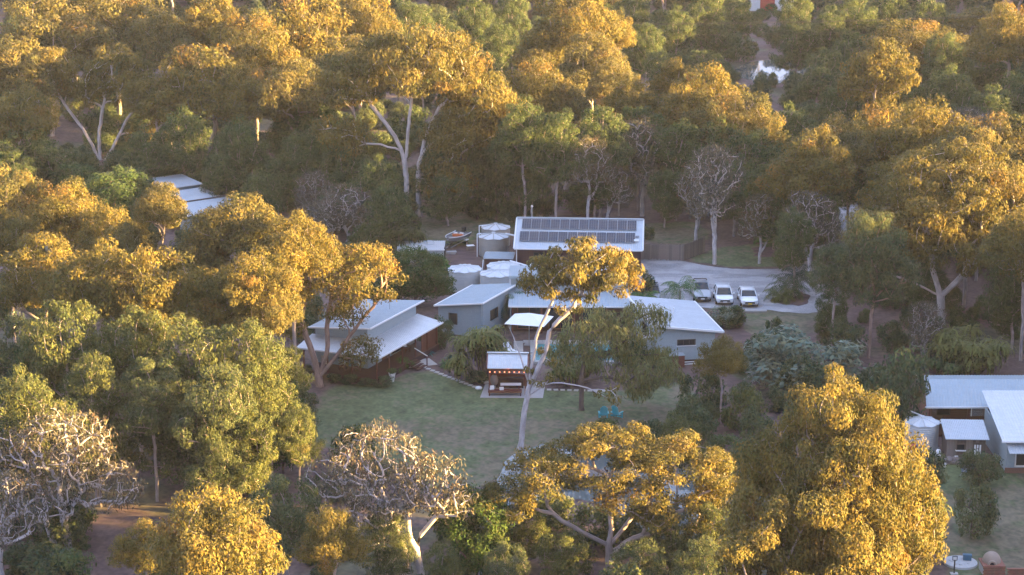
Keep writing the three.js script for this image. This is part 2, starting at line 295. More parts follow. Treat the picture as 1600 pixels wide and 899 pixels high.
// leaf faces gathered in clumps; every leaf is a folded blade of two triangles with its own tone
function leaves(clumps, o, R) {
  const per = o.leaves ?? 110, LL = o.len ?? .34, LW = o.wid ?? .15, droop = o.droop ?? .5, flatY = o.flat ?? .75, c1 = o.c1 ?? [.075, .085, .03], c2 = o.c2 ?? [.13, .125, .04];
  let N = 0; const cnt = clumps.map(f => { const n = Math.round(per * f.s * f.s / ((o.puff ?? 1) ** 2)); N += n; return n; });
  const pos = new Float32Array(N * 12), nor = new Float32Array(N * 12), col = new Float32Array(N * 12), idx = new Uint32Array(N * 6); let k = 0;
  const d = V(0, 0, 0), ax = V(0, 0, 0), nn = V(0, 0, 0), sd = V(0, 0, 0), p = V(0, 0, 0);
  clumps.forEach((f, ci) => {
    const tone = R(), tint = [0, 1, 2].map(c => c1[c] + (c2[c] - c1[c]) * tone), e = [.75 + .5 * R(), .75 + .5 * R(), .75 + .5 * R()];
    const old = R() < (o.russet ?? .03);
    for (let q = 0; q < cnt[ci]; q++, k++) {
      do { d.set(R() * 2 - 1, R() * 2 - 1, R() * 2 - 1); } while (d.lengthSq() > 1 || d.lengthSq() < .01); d.normalize();
      const rr = f.s * (R() < .72 ? .72 + .34 * R() : Math.cbrt(R()) * .8);
      p.set(f.p.x + d.x * rr * e[0], f.p.y + d.y * rr * flatY * e[1], f.p.z + d.z * rr * e[2]);
      nn.set(d.x * .85 + (R() - .5) * 1.1, d.y * .85 + (R() - .5) * 1.1 + .12, d.z * .85 + (R() - .5) * 1.1).normalize();
      ax.set(R() - .5, R() - .5 - droop, R() - .5); ax.addScaledVector(nn, -ax.dot(nn)).normalize(); sd.crossVectors(nn, ax);
      const l = LL * (.6 + .8 * R()), w = LW * (.6 + .7 * R()), fo = w * .18; const b = k * 12;
      const set = (j, a, s, h) => { pos[b + j * 3] = p.x + ax.x * a + sd.x * s + nn.x * h; pos[b + j * 3 + 1] = p.y + ax.y * a + sd.y * s + nn.y * h; pos[b + j * 3 + 2] = p.z + ax.z * a + sd.z * s + nn.z * h; };
      set(0, -l / 2, 0, 0); set(1, -l * .05, w / 2, -fo); set(2, l / 2, 0, 0); set(3, -l * .05, -w / 2, -fo);
      const v = .72 + .56 * R(), ye = (R() - .5) * .3;
      for (let j = 0; j < 4; j++) { nor[b + j * 3] = nn.x; nor[b + j * 3 + 1] = nn.y; nor[b + j * 3 + 2] = nn.z; col[b + j * 3] = tint[0] * v * (1 + ye) * (old ? 1.25 : 1); col[b + j * 3 + 1] = tint[1] * v * (old ? .97 : 1); col[b + j * 3 + 2] = tint[2] * v * (1 - ye); }
      idx.set([k * 4, k * 4 + 2, k * 4 + 1, k * 4, k * 4 + 3, k * 4 + 2], k * 6);
    }
  });
  const g = new THREE.BufferGeometry(); g.setAttribute('position', new THREE.BufferAttribute(pos, 3)); g.setAttribute('normal', new THREE.BufferAttribute(nor, 3)); g.setAttribute('color', new THREE.BufferAttribute(col, 3)); g.setIndex(new THREE.BufferAttribute(idx, 1)); return g;
}
const barkTex = grain((u, v) => { const a = fbm(u * 14, v * 5, 5), b = fbm(u * 40, v * 9 + 3, 3), s = .22 + 1.0 * a * (.45 + .9 * b); return [Math.min(1, s * 1.04), Math.min(1, s), Math.min(1, s * .99)]; });
const bark = (n, r, g, b) => mat(n, r, g, b, .85, { map: barkTex });
bark('barkWhite', .74, .68, .66); bark('barkGrey', .46, .40, .39); bark('barkDark', .17, .13, .12); bark('barkPink', .42, .29, .24); bark('barkSilver', .60, .58, .61);
const leafMat = (n, r, g, b, tr = .38) => mat(n, r, g, b, 1, { vertexColors: true, transmission: tr, thickness: 0, specularIntensity: .35 });
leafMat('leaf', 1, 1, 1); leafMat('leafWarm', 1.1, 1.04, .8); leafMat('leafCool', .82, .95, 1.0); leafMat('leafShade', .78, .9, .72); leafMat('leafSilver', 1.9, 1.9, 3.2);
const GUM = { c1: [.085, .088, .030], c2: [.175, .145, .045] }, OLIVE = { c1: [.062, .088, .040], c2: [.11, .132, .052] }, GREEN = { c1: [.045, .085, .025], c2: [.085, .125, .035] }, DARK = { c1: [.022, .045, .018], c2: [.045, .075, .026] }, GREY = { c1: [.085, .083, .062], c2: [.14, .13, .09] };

// general kinds, about 10 m tall and 10 m wide, later scaled to each place
const kinds = {};
function kind(name, variants, make) { kinds[name] = []; for (let i = 0; i < variants; i++) kinds[name].push(growTree(make(i, mul(900 + i * 31 + name.length * 7)))); }
kind('gum', 5, (i, R) => ({ seed: 11 + i * 7, ...GUM, puff: .92, leaves: 165, len: .28, wid: .12, pathCost: .3, floor: -.6, twig: .021,
  stems: [{ pts: [[0, -9, 0], [0, -.2, 0], [.2 * R(), 2, .2 * R()], [(R() - .5) * 1, 4, (R() - .5) * 1], [(R() - .5) * 1.6, 6.2, (R() - .5) * 1.4]] }],
  lobes: [{ c: [0, 7.2, 0], r: [3.4, 2.7, 3.4], n: 46 }, { c: [-2.9 + R(), 6.0 + R(), R() * 2 - 1], r: [2.1, 1.7, 2.2], n: 22 }, { c: [2.9 - R(), 5.6 + R() * 1.4, R() * 2 - 1], r: [2.2, 1.8, 2.2], n: 22 }, { c: [R() - .5, 5.6 + R(), 2.6], r: [2.2, 1.6, 2.0], n: 18 }, { c: [R() * 2 - 1, 5.4, -2.6], r: [2.3, 1.7, 2.0], n: 14 }] }));
kind('tall', 3, (i, R) => ({ seed: 61 + i * 9, ...GUM, puff: .78, leaves: 140, len: .28, wid: .12, pathCost: .35, floor: -.75, twig: .021,
  stems: [{ pts: [[0, -9, 0], [0, -.2, 0], [.1, 3, 0], [(R() - .5) * .8, 5.5, (R() - .5) * .8], [(R() - .5), 8, (R() - .5)]] }],
  lobes: [{ c: [0, 8.2, 0], r: [2.3, 1.9, 2.3], n: 30 }, { c: [-2, 6.6 + R(), .4], r: [1.7, 1.4, 1.7], n: 18 }, { c: [2.1, 6.1 + R(), -.3], r: [1.8, 1.5, 1.8], n: 18 }, { c: [.3, 5.0, 1.6], r: [1.7, 1.2, 1.5], n: 12 }, { c: [-1.2, 4.3, -.8], r: [1.4, 1, 1.4], n: 8 }] }));
kind('dense', 3, (i, R) => ({ seed: 101 + i * 9, ...GREEN, puff: 1.0, leaves: 150, floor: -.8, shell: .85, twig: .026, len: .32, wid: .17, flat: .85, minY: .6,
  stems: [{ pts: [[0, -.2, 0], [.1, 1.2, 0], [.1, 3, .1], [.2, 5, 0]] }],
  lobes: [{ c: [0, 5.6, 0], r: [3.9, 4.0, 3.9], n: 90, gap: .75 }, { c: [-2.2, 3.6, 1], r: [2.4, 2.2, 2.4], n: 22 }, { c: [2.2, 3.4, .8], r: [2.4, 2.2, 2.4], n: 22 }] }));
kind('paper', 3, (i, R) => ({ seed: 151 + i * 9, ...GREY, puff: .62, leaves: 20, floor: -.7, shell: .5, twig: .028, pipe: .39, kink: .26, seg: .4, pathCost: .2, sides: 6, russet: .15, len: .3, wid: .13, droop: .9, minY: 1.4,
  stems: [{ pts: [[0, -9, 0], [0, -.2, 0], [.2, 1.6, .1], [(R() - .5) * 1.4, 4, (R() - .5)], [(R() - .5) * 2, 6.4, 0]] }, { pts: [[.1, .3, .1], [.9 + R(), 2.4, .6], [2 + R(), 4.6, .5]], at: 1 }],
  lobes: [{ c: [0, 6.8, 0], r: [3.6, 3.0, 3.4], n: 200, gap: .4 }, { c: [-2.4, 4.6, .6], r: [2.3, 2, 2.3], n: 70, gap: .4 }, { c: [2.6, 4.2, .4], r: [2.3, 1.9, 2.3], n: 70, gap: .4 }] }));
kind('shade', 3, (i, R) => ({ seed: 181 + i * 9, ...OLIVE, puff: .82, leaves: 130, len: .28, wid: .12, floor: -.8, shell: .6, twig: .021, kink: .2, minY: .7, droop: .7,
  stems: [{ pts: [[0, -9, 0], [0, -.2, 0], [.3, 2, .1], [(R() - .5) * 1.4, 4.2, 0], [(R() - .5) * 2, 6.5, 0]] }],
  lobes: [{ c: [0, 6.6, 0], r: [3.2, 3.0, 3.2], n: 62 }, { c: [-2.4, 4.4, .8], r: [2.4, 2.0, 2.4], n: 28 }, { c: [2.4, 4.0, .6], r: [2.4, 2.0, 2.4], n: 28 }, { c: [0, 2.6, 1.6], r: [2.2, 1.4, 1.8], n: 14 }] }));
kind('bush', 3, (i, R) => ({ seed: 221 + i * 9, ...OLIVE, puff: .55, leaves: 70, floor: -.95, shell: .8, twig: .016, len: .26, wid: .12, minY: .15, minJoin: .2, flat: .9,
  stems: [{ pts: [[0, -.1, 0], [.1, .6, 0], [.1, 1.5, 0]] }], lobes: [{ c: [0, 1.6, 0], r: [1.5, 1.5, 1.5], n: 42, gap: .45 }] }));
kind('conifer', 1, (i, R) => ({ seed: 251, ...DARK, puff: .7, leaves: 100, floor: -1, shell: .75, twig: .02, len: .4, wid: .1, minY: .6, minJoin: .4, droop: 1,
  stems: [{ pts: [[0, -.2, 0], [0, 4, 0], [0, 9.4, 0]] }], lobes: [{ c: [0, 2.6, 0], r: [2.3, 2.2, 2.3], n: 34 }, { c: [0, 5.4, 0], r: [1.7, 2.0, 1.7], n: 26 }, { c: [0, 8, 0], r: [1, 1.7, 1], n: 16 }] }));
const EXTENT = { gum: [10, 9.9], tall: [7.8, 10], dense: [9.2, 9.8], paper: [9.6, 9.8], shade: [9.6, 9.6], bush: [3.4, 3.3], conifer: [4.6, 9.7] };
const BARK = { gum: 'barkGrey', tall: 'barkWhite', dense: 'barkDark', paper: 'barkSilver', shade: 'barkGrey', bush: 'barkDark', conifer: 'barkDark' };
const NAME = { gum: 'gum_tree', tall: 'gum_tree', dense: 'leafy_tree', paper: 'paperbark_tree', shade: 'forest_tree', bush: 'shrub', conifer: 'conifer_tree' };
const CAT = { gum: 'tree', tall: 'tree', dense: 'tree', paper: 'tree', shade: 'tree', bush: 'shrub', conifer: 'tree' };
function plant(k, p, h, w, label, group, o = {}) {
  const pr = kinds[k][o.v !== undefined ? o.v : Math.floor(rnd() * kinds[k].length)], [ew, eh] = EXTENT[k];
  const t = thing(o.name || NAME[k], label, CAT[k], [p.x, p.y || 0, p.z], rnd() * 6.283, group);
  // a tree taller than wide shows more trunk (the stem runs on below) rather than a stretched crown
  const sw = w / ew, tallK = k === 'gum' || k === 'tall' || k === 'shade' || k === 'paper', sh = tallK ? Math.min(h / eh, sw * 1.12) : h / eh; t.position.y = Math.max(0, h - sh * eh); t.scale.set(sw * (.92 + .16 * rnd()), sh, sw * (.92 + .16 * rnd()));
  part(t, k === 'bush' ? 'stem' : 'trunk', pr.bark, M[o.bark || BARK[k]]); part(t, 'crown', pr.crown, M[o.leaf || 'leaf']); return t;
}
// by the top of the crown and a height, or by the foot and the top
const byTop = (k, u, vTop, h, wpx, label, group, o) => { const q = at(u, vTop, h), p = V(q.x, 0, q.z); return plant(k, p, h, wpx / scaleAt(V(q.x, h * .7, q.z)), label, group, o); };
const byFoot = (k, u, vFoot, vTop, wpx, label, group, o) => { const p = at(u, vFoot); const h = heightAbove(p, vTop); return plant(k, p, h, wpx / scaleAt(V(p.x, h * .7, p.z)), label, group, o); };
function hero(name, label, u, v, o, barkM, leafM = 'leaf', sc) { const p = at(u, v), g = growTree(o), t = thing(name, label, 'tree', [p.x, 0, p.z]); if (sc) t.scale.set(...sc); part(t, 'trunk', g.bark, M[barkM]); part(t, 'crown', g.crown, M[leafM]); return t; }

// palms and strap leaved plants: arching fronds and blades, each a real strip
function bladeMesh(list, col, seedN) {   // list of {pts:[V..], w0}: ribbons that taper to a tip
  const R = mul(seedN), pos = [], nor = [], c = [], idx = [];
  for (const s of list) { const n = s.pts.length, tone = .75 + .5 * R(), base = pos.length / 3; for (let i = 0; i < n; i++) { const p = s.pts[i], d = s.pts[Math.min(n - 1, i + 1)].clone().sub(s.pts[Math.max(0, i - 1)]).normalize(), sd = s.side ? s.side.clone() : V(0, 1, 0).cross(d); if (sd.lengthSq() < 1e-6) sd.set(1, 0, 0); sd.normalize(); const nn = d.clone().cross(sd).normalize(); if (nn.y < 0) nn.negate(); const w = s.w * Math.max(.04, Math.sin(Math.PI * Math.min(1, .12 + .88 * (1 - i / (n - 1)) * .95))) * (i === n - 1 ? .1 : 1); for (const k of [-1, 1]) { pos.push(p.x + sd.x * w * k, p.y + sd.y * w * k, p.z + sd.z * w * k); nor.push(nn.x, nn.y, nn.z); for (let q = 0; q < 3; q++) c.push(col[q] * tone); } if (i) { const a = base + i * 2; const A = V(pos[(a - 2) * 3], pos[(a - 2) * 3 + 1], pos[(a - 2) * 3 + 2]), B = V(pos[(a - 1) * 3], pos[(a - 1) * 3 + 1], pos[(a - 1) * 3 + 2]), C = V(pos[a * 3], pos[a * 3 + 1], pos[a * 3 + 2]); const up = B.sub(A).cross(C.sub(A)).dot(nn) > 0; if (up) idx.push(a - 2, a - 1, a, a - 1, a + 1, a); else idx.push(a - 2, a, a - 1, a - 1, a, a + 1); } } }
  const g = new THREE.BufferGeometry(); g.setAttribute('position', new THREE.Float32BufferAttribute(pos, 3)); g.setAttribute('normal', new THREE.Float32BufferAttribute(nor, 3)); g.setAttribute('color', new THREE.Float32BufferAttribute(c, 3)); g.setIndex(idx); return g;
}
function fronds(R, o) {   // pinnate fronds of a palm head
  const list = []; for (let f = 0; f < o.n; f++) { const az = f * 2.4 + R() * .5, e = o.e0 + (o.e1 - o.e0) * (f / (o.n - 1)) + (R() - .5) * .2, L = o.L * (.8 + .35 * R()), pts = []; let p = V(0, o.y, 0), el = e; const N = 16; for (let i = 0; i <= N; i++) { pts.push(p.clone()); p = p.clone().add(V(Math.cos(az) * Math.cos(el), Math.sin(el), Math.sin(az) * Math.cos(el)).multiplyScalar(L / N)); el -= o.arch / N * (1 + i / N); }
    list.push({ pts, w: .03 }); for (let i = 2; i < N; i++) for (const k of [-1, 1]) { const d = pts[i + 1].clone().sub(pts[i]).normalize(), sd = V(-Math.sin(az), 0, Math.cos(az)).multiplyScalar(k), l = o.leaf * Math.sin(Math.PI * (.15 + .8 * i / N)) * (.85 + .3 * R()), dir = d.clone().multiplyScalar(.55).add(sd).add(V(0, -.25, 0)).normalize(), q = pts[i], m = q.clone().addScaledVector(dir, l * .55), t = q.clone().addScaledVector(dir, l).add(V(0, -l * .3, 0)); list.push({ pts: [q, m, t], w: o.lw, side: d }); } }
  return list;
}
function palm(u, v, trunkH, o, label) { const p = at(u, v), t = thing('palm_tree', label, 'palm', [p.x, 0, p.z]); const R = mul(o.seed); if (trunkH > .2) part(t, 'trunk', cyl(.17, .11, trunkH, 0, trunkH / 2, 0, 10), M.barkGrey); part(t, 'crown', bladeMesh(fronds(R, { n: 16, e0: 1.35, e1: .1, L: 3, arch: 1.5, leaf: .75, lw: .05, y: trunkH, ...o }), o.col || [.07, .13, .04], o.seed), M.leaf); return t; }
function strapPlant(u, v, heads, o, label, name = 'strap_leaf_plant') { const p = at(u, v), t = thing(name, label, 'plant', [p.x, 0, p.z]), R = mul(o.seed), list = [], st = []; for (let h = 0; h < heads; h++) { const a = R() * 6.283, r = o.r * Math.sqrt(R()), y = o.h * (.35 + .6 * R()) * (1 - .35 * r / o.r), c = V(Math.cos(a) * r, y, Math.sin(a) * r); st.push(bar(V(c.x * .35, 0, c.z * .35), c, .07, 5)); for (let k = 0; k < o.n; k++) { const az = R() * 6.283, L = o.L * (.7 + .6 * R()), pts = []; let q = c.clone(), el = .2 + R() * 1.2; for (let i = 0; i <= 5; i++) { pts.push(q.clone()); q = q.clone().add(V(Math.cos(az) * Math.cos(el), Math.sin(el), Math.sin(az) * Math.cos(el)).multiplyScalar(L / 5)); el -= (o.arch ?? .75) * (.6 + .6 * R()); } list.push({ pts, w: o.w ?? .035 }); } } part(t, 'stem', st, M.barkDark); part(t, 'foliage', bladeMesh(list, o.col, o.seed), M.leaf); return t; }
// ---------------------------------------------------------------- buildings
const Y = THREE.MathUtils.degToRad;
const ORD = 'first second third fourth fifth sixth seventh eighth ninth tenth eleventh twelfth thirteenth fourteenth fifteenth'.split(' ');
function gutter(parent, a, b, name = 'gutter', m = M.trimWhite, s = .13) { const A = V(...a), B = V(...b), d = B.clone().sub(A), l = d.length(), g = new THREE.BoxGeometry(l, s, s); g.applyQuaternion(new THREE.Quaternion().setFromUnitVectors(V(1, 0, 0), d.normalize())); g.translate((A.x + B.x) / 2, (A.y + B.y) / 2, (A.z + B.z) / 2); return part(parent, name, g, m); }
// a wall of boards or a slab standing between two floor points, its top sloping
function wall(parent, name, x0, z0, x1, z1, y0, ya, yb, m, th = .14) { const dx = x1 - x0, dz = z1 - z0, l = Math.hypot(dx, dz), nx = -dz / l * th / 2, nz = dx / l * th / 2; return part(parent, name, hexa([[x0 - nx, y0, z0 - nz], [x0 + nx, y0, z0 + nz], [x1 + nx, y0, z1 + nz], [x1 - nx, y0, z1 - nz]].reverse(), [[x0 - nx, ya, z0 - nz], [x0 + nx, ya, z0 + nz], [x1 + nx, yb, z1 + nz], [x1 - nx, yb, z1 - nz]].reverse()), m); }
function win(parent, x, y, z, w, h, ry = 0, nLights = 2, frame = M.blackMetal) {   // frame, panes
  const f = part(parent, 'window', [bx(w + .1, .06, .1, 0, h / 2 + .02, 0), bx(w + .1, .06, .1, 0, -h / 2 - .02, 0), bx(.06, h, .1, -w / 2 - .02, 0, 0), bx(.06, h, .1, w / 2 + .02, 0, 0), ...Array.from({ length: nLights - 1 }, (_, i) => bx(.04, h, .08, -w / 2 + w * (i + 1) / nLights, 0, 0))], frame);
  f.position.set(x, y, z); f.rotation.y = ry;
  for (let i = 0; i < nLights; i++) part(f, 'pane', bx(w / nLights - .05, h, .03, -w / 2 + w * (i + .5) / nLights, 0, .005), M.darkGlass);
  return f;
}
function boards(parent, name, x0, x1, z0, z1, y, m, n, along = 'x', th = .04) { const ms = m; const L = along === 'x' ? (z1 - z0) / n : (x1 - x0) / n; const g = along === 'x' ? new THREE.BoxGeometry(x1 - x0, th, L - .015) : new THREE.BoxGeometry(L - .015, th, z1 - z0); for (let i = 0; i < n; i++) { const b = part(parent, name, g, ms); b.position.set(along === 'x' ? (x0 + x1) / 2 : x0 + L * (i + .5), y + (i % 3) * .002, along === 'x' ? z0 + L * (i + .5) : (z0 + z1) / 2); } }

{ // shed with the solar panels
  const W = 13.3, t = thing('farm_shed', 'dark maroon shed with a pale metal roof carrying two rows of solar panels', 'shed', [.45, 0, -207.4], Y(-4));
  const e = 2.75, r = 5.0, dz = 4.7;
  wall(t, 'front_wall', 0, 0, W, 0, 0, e - .05, e - .05, M.wallMaroon); wall(t, 'back_wall', 0, -2 * dz, W, -2 * dz, 0, e - .05, e - .05, M.wallMaroon);
  for (const x of [0.05, W - .05]) part(t, 'gable_wall', [hexa([[x - .07, 0, -.1], [x + .07, 0, -.1], [x + .07, 0, -2 * dz + .1], [x - .07, 0, -2 * dz + .1]], [[x - .07, e - .1, -.1], [x + .07, e - .1, -.1], [x + .07, e - .1, -2 * dz + .1], [x - .07, e - .1, -2 * dz + .1]]), hexa([[x - .07, e - .1, -.1], [x + .07, e - .1, -.1], [x + .07, e - .1, -2 * dz + .1], [x - .07, e - .1, -2 * dz + .1]], [[x - .07, r - .12, -dz + .05], [x + .07, r - .12, -dz + .05], [x + .07, r - .12, -dz - .05], [x - .07, r - .12, -dz - .05]])], M.wallMaroon);
  for (let i = 0; i < 44; i++) part(t, 'wall_rib', bx(.05, e - .2, .05, .2 + i * (W - .4) / 43, e / 2 - .08, .09), M.wallMaroon);
  const rf = part(t, 'roof', sheet([-.2, e, .25], [W + .2, e, .25], [W + .2, r, -dz], [-.2, r, -dz], .22, .035), M.roofPale);
  part(t, 'roof', sheet([W + .2, e, -2 * dz - .25], [-.2, e, -2 * dz - .25], [-.2, r, -dz], [W + .2, r, -dz], .22, .035), M.roofPale);
  part(rf, 'ridge_cap', bx(W + .5, .05, .4, W / 2, r + .05, -dz), M.roofPale);
  gutter(t, [-.2, e - .04, .33], [W + .2, e - .04, .33]); gutter(t, [-.24, e, .25], [-.24, r, -dz], 'barge_board'); gutter(t, [W + .24, e, .25], [W + .24, r, -dz], 'barge_board');
  part(t, 'downpipe', cyl(.05, .05, e, .05, e / 2, .16, 8), M.pvWhite);
  const sl = Math.atan2(r - e, dz + .25), frameG = merge([bx(1.0, .04, 1.72)]), cellG = new THREE.PlaneGeometry(.23, .27); cellG.rotateX(-Math.PI / 2);
  const cells = []; for (let i = 0; i < 4; i++) for (let j = 0; j < 6; j++) { const c = cellG.clone(); c.translate(-.366 + i * .244, .0215 + .002, -.7 + j * .28); cells.push(c); } const cellsG = merge(cells);
  for (let row = 0; row < 2; row++) for (let i = 0; i < 12; i++) {
    const s = row ? .36 : .765, y = e + (r - e) * s, z = .25 - (dz + .25) * s; const p = new THREE.Group(); p.name = 'solar_panel'; p.position.set(.78 + i * 1.035 + (row ? 0 : .12), y + .13, z); p.rotation.x = sl; t.add(p);
    part(p, 'panel_frame', frameG, M.panelFrame); part(p, 'solar_cells', cellsG, M.panelCell);
  }
  part(t, 'antenna', [cyl(.03, .03, 1.3, 1.4, r + .6, -dz, 6), new THREE.SphereGeometry(.13, 10, 8).translate(1.4, r + 1.3, -dz)], M.trimWhite);
  part(t, 'roof_vent', bx(.5, .18, .25, W - .5, e + .75, -1.0, 0, sl), M.trimWhite); part(t, 'roof_vent', bx(.4, .16, .2, W - .4, e + 1.05, -1.8, 0, sl), M.panelFrame);
  win(t, 2.4, 1.9, .1, 1.0, .8);
}
{ // skillion wing left of the house
  const t = thing('house_wing', 'blue grey wing with a flat skillion roof in front of the white tanks', 'house', [-7.35, 0, -183.0], Y(-24)); const W = 5.0, D = 8.6, hl = 2.9, hr = 3.65;
  wall(t, 'front_wall', .25, -.35, W - .25, -.35, .2, hl - .1, hr - .14, M.wallBlue); wall(t, 'side_wall', W - .25, -.42, W - .25, -D + .35, .2, hr - .14, hr - .14, M.wallBlue); wall(t, 'side_wall', .25, -.42, .25, -D + .35, .2, hl - .1, hl - .1, M.wallBlue); wall(t, 'back_wall', .4, -D + .35, W - .4, -D + .35, .2, hl - .1, hr - .14, M.wallBlue);
  part(t, 'roof', sheet([0, hl, 0], [0, hl, -D], [W, hr, -D], [W, hr, 0], .24, .03), M.roofGrey);
  gutter(t, [-.05, hl, .06], [W, hr, .06], 'fascia'); gutter(t, [W + .05, hr, .1], [W + .05, hr, -D], 'fascia'); gutter(t, [-.06, hl - .02, 0], [-.06, hl - .02, -D]);
  win(t, 1.8, 1.75, -.26, .8, 1.0, 0, 1); win(t, W - .16, 1.9, -3, 1.6, .9, Math.PI / 2, 2);
  for (let i = 0; i < 4; i++) part(t, 'stump', bx(.15, .3, .15, .5 + i * 1.3, .1, -.5), M.deckDark);
}
{ // verandah cottage
  const t = thing('verandah_cottage', 'cottage with a wrap around red timber verandah at the left of the lawn', 'house', [-11.75, 0, -166.6], Y(-24));
  const X0 = -7.6, Z0 = -12.2, dh = .62;
  boards(t, 'deck_board', X0, 0, Z0, 0, dh, M.deckRed, 44, 'x');
  part(t, 'deck_skirt', [bx(-X0, dh - .08, .08, X0 / 2, dh / 2 - .02, -.06), bx(.08, dh - .08, -Z0 - 3, -.06, dh / 2 - .02, Z0 / 2 + 1.4 - 3)], M.deckDark);
  part(t, 'deck_skirt', bx(.08, dh - .08, 4.2, -.06, dh / 2 - .02, -2.2), M.deckDark);
  const wx = -2.3, wz = -2.5; wall(t, 'front_wall', X0 + .1, wz, wx, wz, dh + .02, 4.0, 4.28, M.wallPale); wall(t, 'side_wall', wx, wz + .07, wx, Z0 + .2, dh + .02, 4.3, 4.3, M.wallPale); wall(t, 'side_wall', X0 + .1, wz - .1, X0 + .1, Z0 + .2, dh + .02, 3.9, 3.9, M.wallPale); wall(t, 'back_wall', X0 + .2, Z0 + .1, wx - .1, Z0 + .1, dh + .02, 3.9, 4.25, M.wallPale);
  part(t, 'upper_roof', sheet([X0 - .4, 3.95, wz + .55], [X0 - .4, 3.95, Z0 - .4], [wx + .55, 4.5, Z0 - .4], [wx + .55, 4.5, wz + .55], .24, .03), M.roofGrey);
  gutter(t, [X0 - .4, 3.95, wz + .6], [wx + .55, 4.5, wz + .6], 'fascia'); gutter(t, [wx + .6, 4.5, wz + .6], [wx + .6, 4.5, Z0 - .4], 'fascia');
  const oy = 2.72, iy = 3.22;
  part(t, 'verandah_roof', sheet([wx, iy, wz], [wx, iy, Z0 - .2], [.3, oy, Z0 - .2], [.3, oy, .3], .2, .028), M.roofZinc);
  part(t, 'verandah_roof', sheet([X0 - .3, oy, .3], [.3, oy, .3], [wx, iy, wz], [X0 - .3, iy, wz], .2, .028), M.roofZinc);
  gutter(t, [X0 - .3, oy - .05, .36], [.36, oy - .05, .36]); gutter(t, [.36, oy - .05, .36], [.36, oy - .05, Z0 - .2]);
  for (const [x, z] of [[-.1, -.1], [-2.55, -.1], [-5.0, -.1], [-7.4, -.1], [-.1, -2.4], [-.1, -5], [-.1, -7.6], [-.1, -10], [-.1, -12]]) part(t, 'post', bx(.11, oy - dh - .1, .11, x, (oy + dh) / 2 - .05, z), M.timberRed);
  part(t, 'beam', [bx(-X0, .16, .08, X0 / 2, oy - .14, -.1), bx(.08, .16, -Z0 - .3, -.1, oy - .14, Z0 / 2 - .1)], M.timberRed);
  for (let i = 0; i < 4; i++) part(t, 'step', bx(.32, .05, 1.7, .2 + i * .3, dh - .1 - i * .14, -6.3), M.deckRed);
  part(t, 'handrail', bar(V(.0, 1.55, -7.2), V(1.3, .95, -7.2), .045), M.trimWhite); part(t, 'handrail_post', bx(.08, .9, .08, 1.25, .5, -7.2), M.timberRed);
  part(t, 'door', bx(.06, 2.05, 1.0, wx + .09, dh + 1.05, -5.6), M.timberRed); win(t, wx + .09, 1.9, -3.8, 1.4, 1.2, Math.PI / 2, 2); win(t, wx + .09, 1.75, -8.2, 2.4, 1.9, Math.PI / 2, 3); win(t, -4.6, 1.9, wz + .09, 1.5, 1.2, 0, 2);
  part(t, 'screen_wall', bx(.06, 2.0, 3.0, -.25, dh + 1.02, -10.6), M.timberRed);
  part(t, 'antenna', [cyl(.025, .025, 1.6, -3.4, 5.1, -9, 6), bx(.7, .03, .03, -3.4, 5.8, -9), bx(.5, .03, .03, -3.4, 5.6, -9)], M.panelFrame);
  // outdoor chairs on the verandah
  const armchair = (x, z, ry, label, m) => { const w = t.localToWorld(V(x, dh + .045, z)); const c = thing('armchair', label, 'chair', [w.x, w.y, w.z], t.rotation.y + ry, 'verandah furniture'); part(c, 'seat', bx(.62, .1, .6, 0, .38, 0), m); part(c, 'backrest', bx(.62, .55, .1, 0, .68, -.28, 0, -.2), m); for (const s of [-1, 1]) { part(c, 'armrest', bx(.08, .06, .58, s * .33, .58, 0), m); part(c, 'leg', bx(.06, .36, .06, s * .28, .18, .24), m); part(c, 'leg', bx(.06, .36, .06, s * .28, .18, -.24), m); } part(c, 'cushion', bx(.4, .34, .12, 0, .62, -.18, 0, -.25), M.clothWhite); };
  t.updateMatrixWorld(true);
  armchair(-6.0, -1.3, .5, 'wicker armchair at the left end of the verandah front', M.clothBeige); armchair(-4.0, -1.2, -.2, 'brown armchair with a white cushion in the middle of the verandah front', M.timberRed); armchair(-2.7, -1.3, -.8, 'brown armchair near the verandah corner post', M.timberRed); armchair(-1.5, -8.4, 1.2, 'chair with white cushion on the far side of the verandah', M.timberRed);
  const w = t.localToWorld(V(.55, 0, -1.7)); const pp = thing('planter', 'white tapered planter with a leafy plant at the verandah corner', 'planter', [w.x, 0, w.z]);
  part(pp, 'pot', new THREE.LatheGeometry([[0, 0], [.16, 0], [.3, .75], [.34, .8], [.28, .8], [.24, .7], [0, .7]].map(a => new THREE.Vector2(...a)), 16), M.clothWhite); part(pp, 'plant', leaves([{ p: V(0, 1.0, 0), s: .42 }], { leaves: 900, len: .3, wid: .08, ...GREEN, puff: 1 }, mul(5)), M.leaf);
  const ww = t.localToWorld(V(-6.2, 0, .5)); const bb = thing('bird_bath', 'small white pedestal on the ground before the verandah', 'pedestal', [ww.x, 0, ww.z]); part(bb, 'base', cyl(.22, .16, .08, 0, .04, 0, 14), M.concrete); part(bb, 'column', cyl(.06, .06, .5, 0, .32, 0, 10), M.concrete);
}
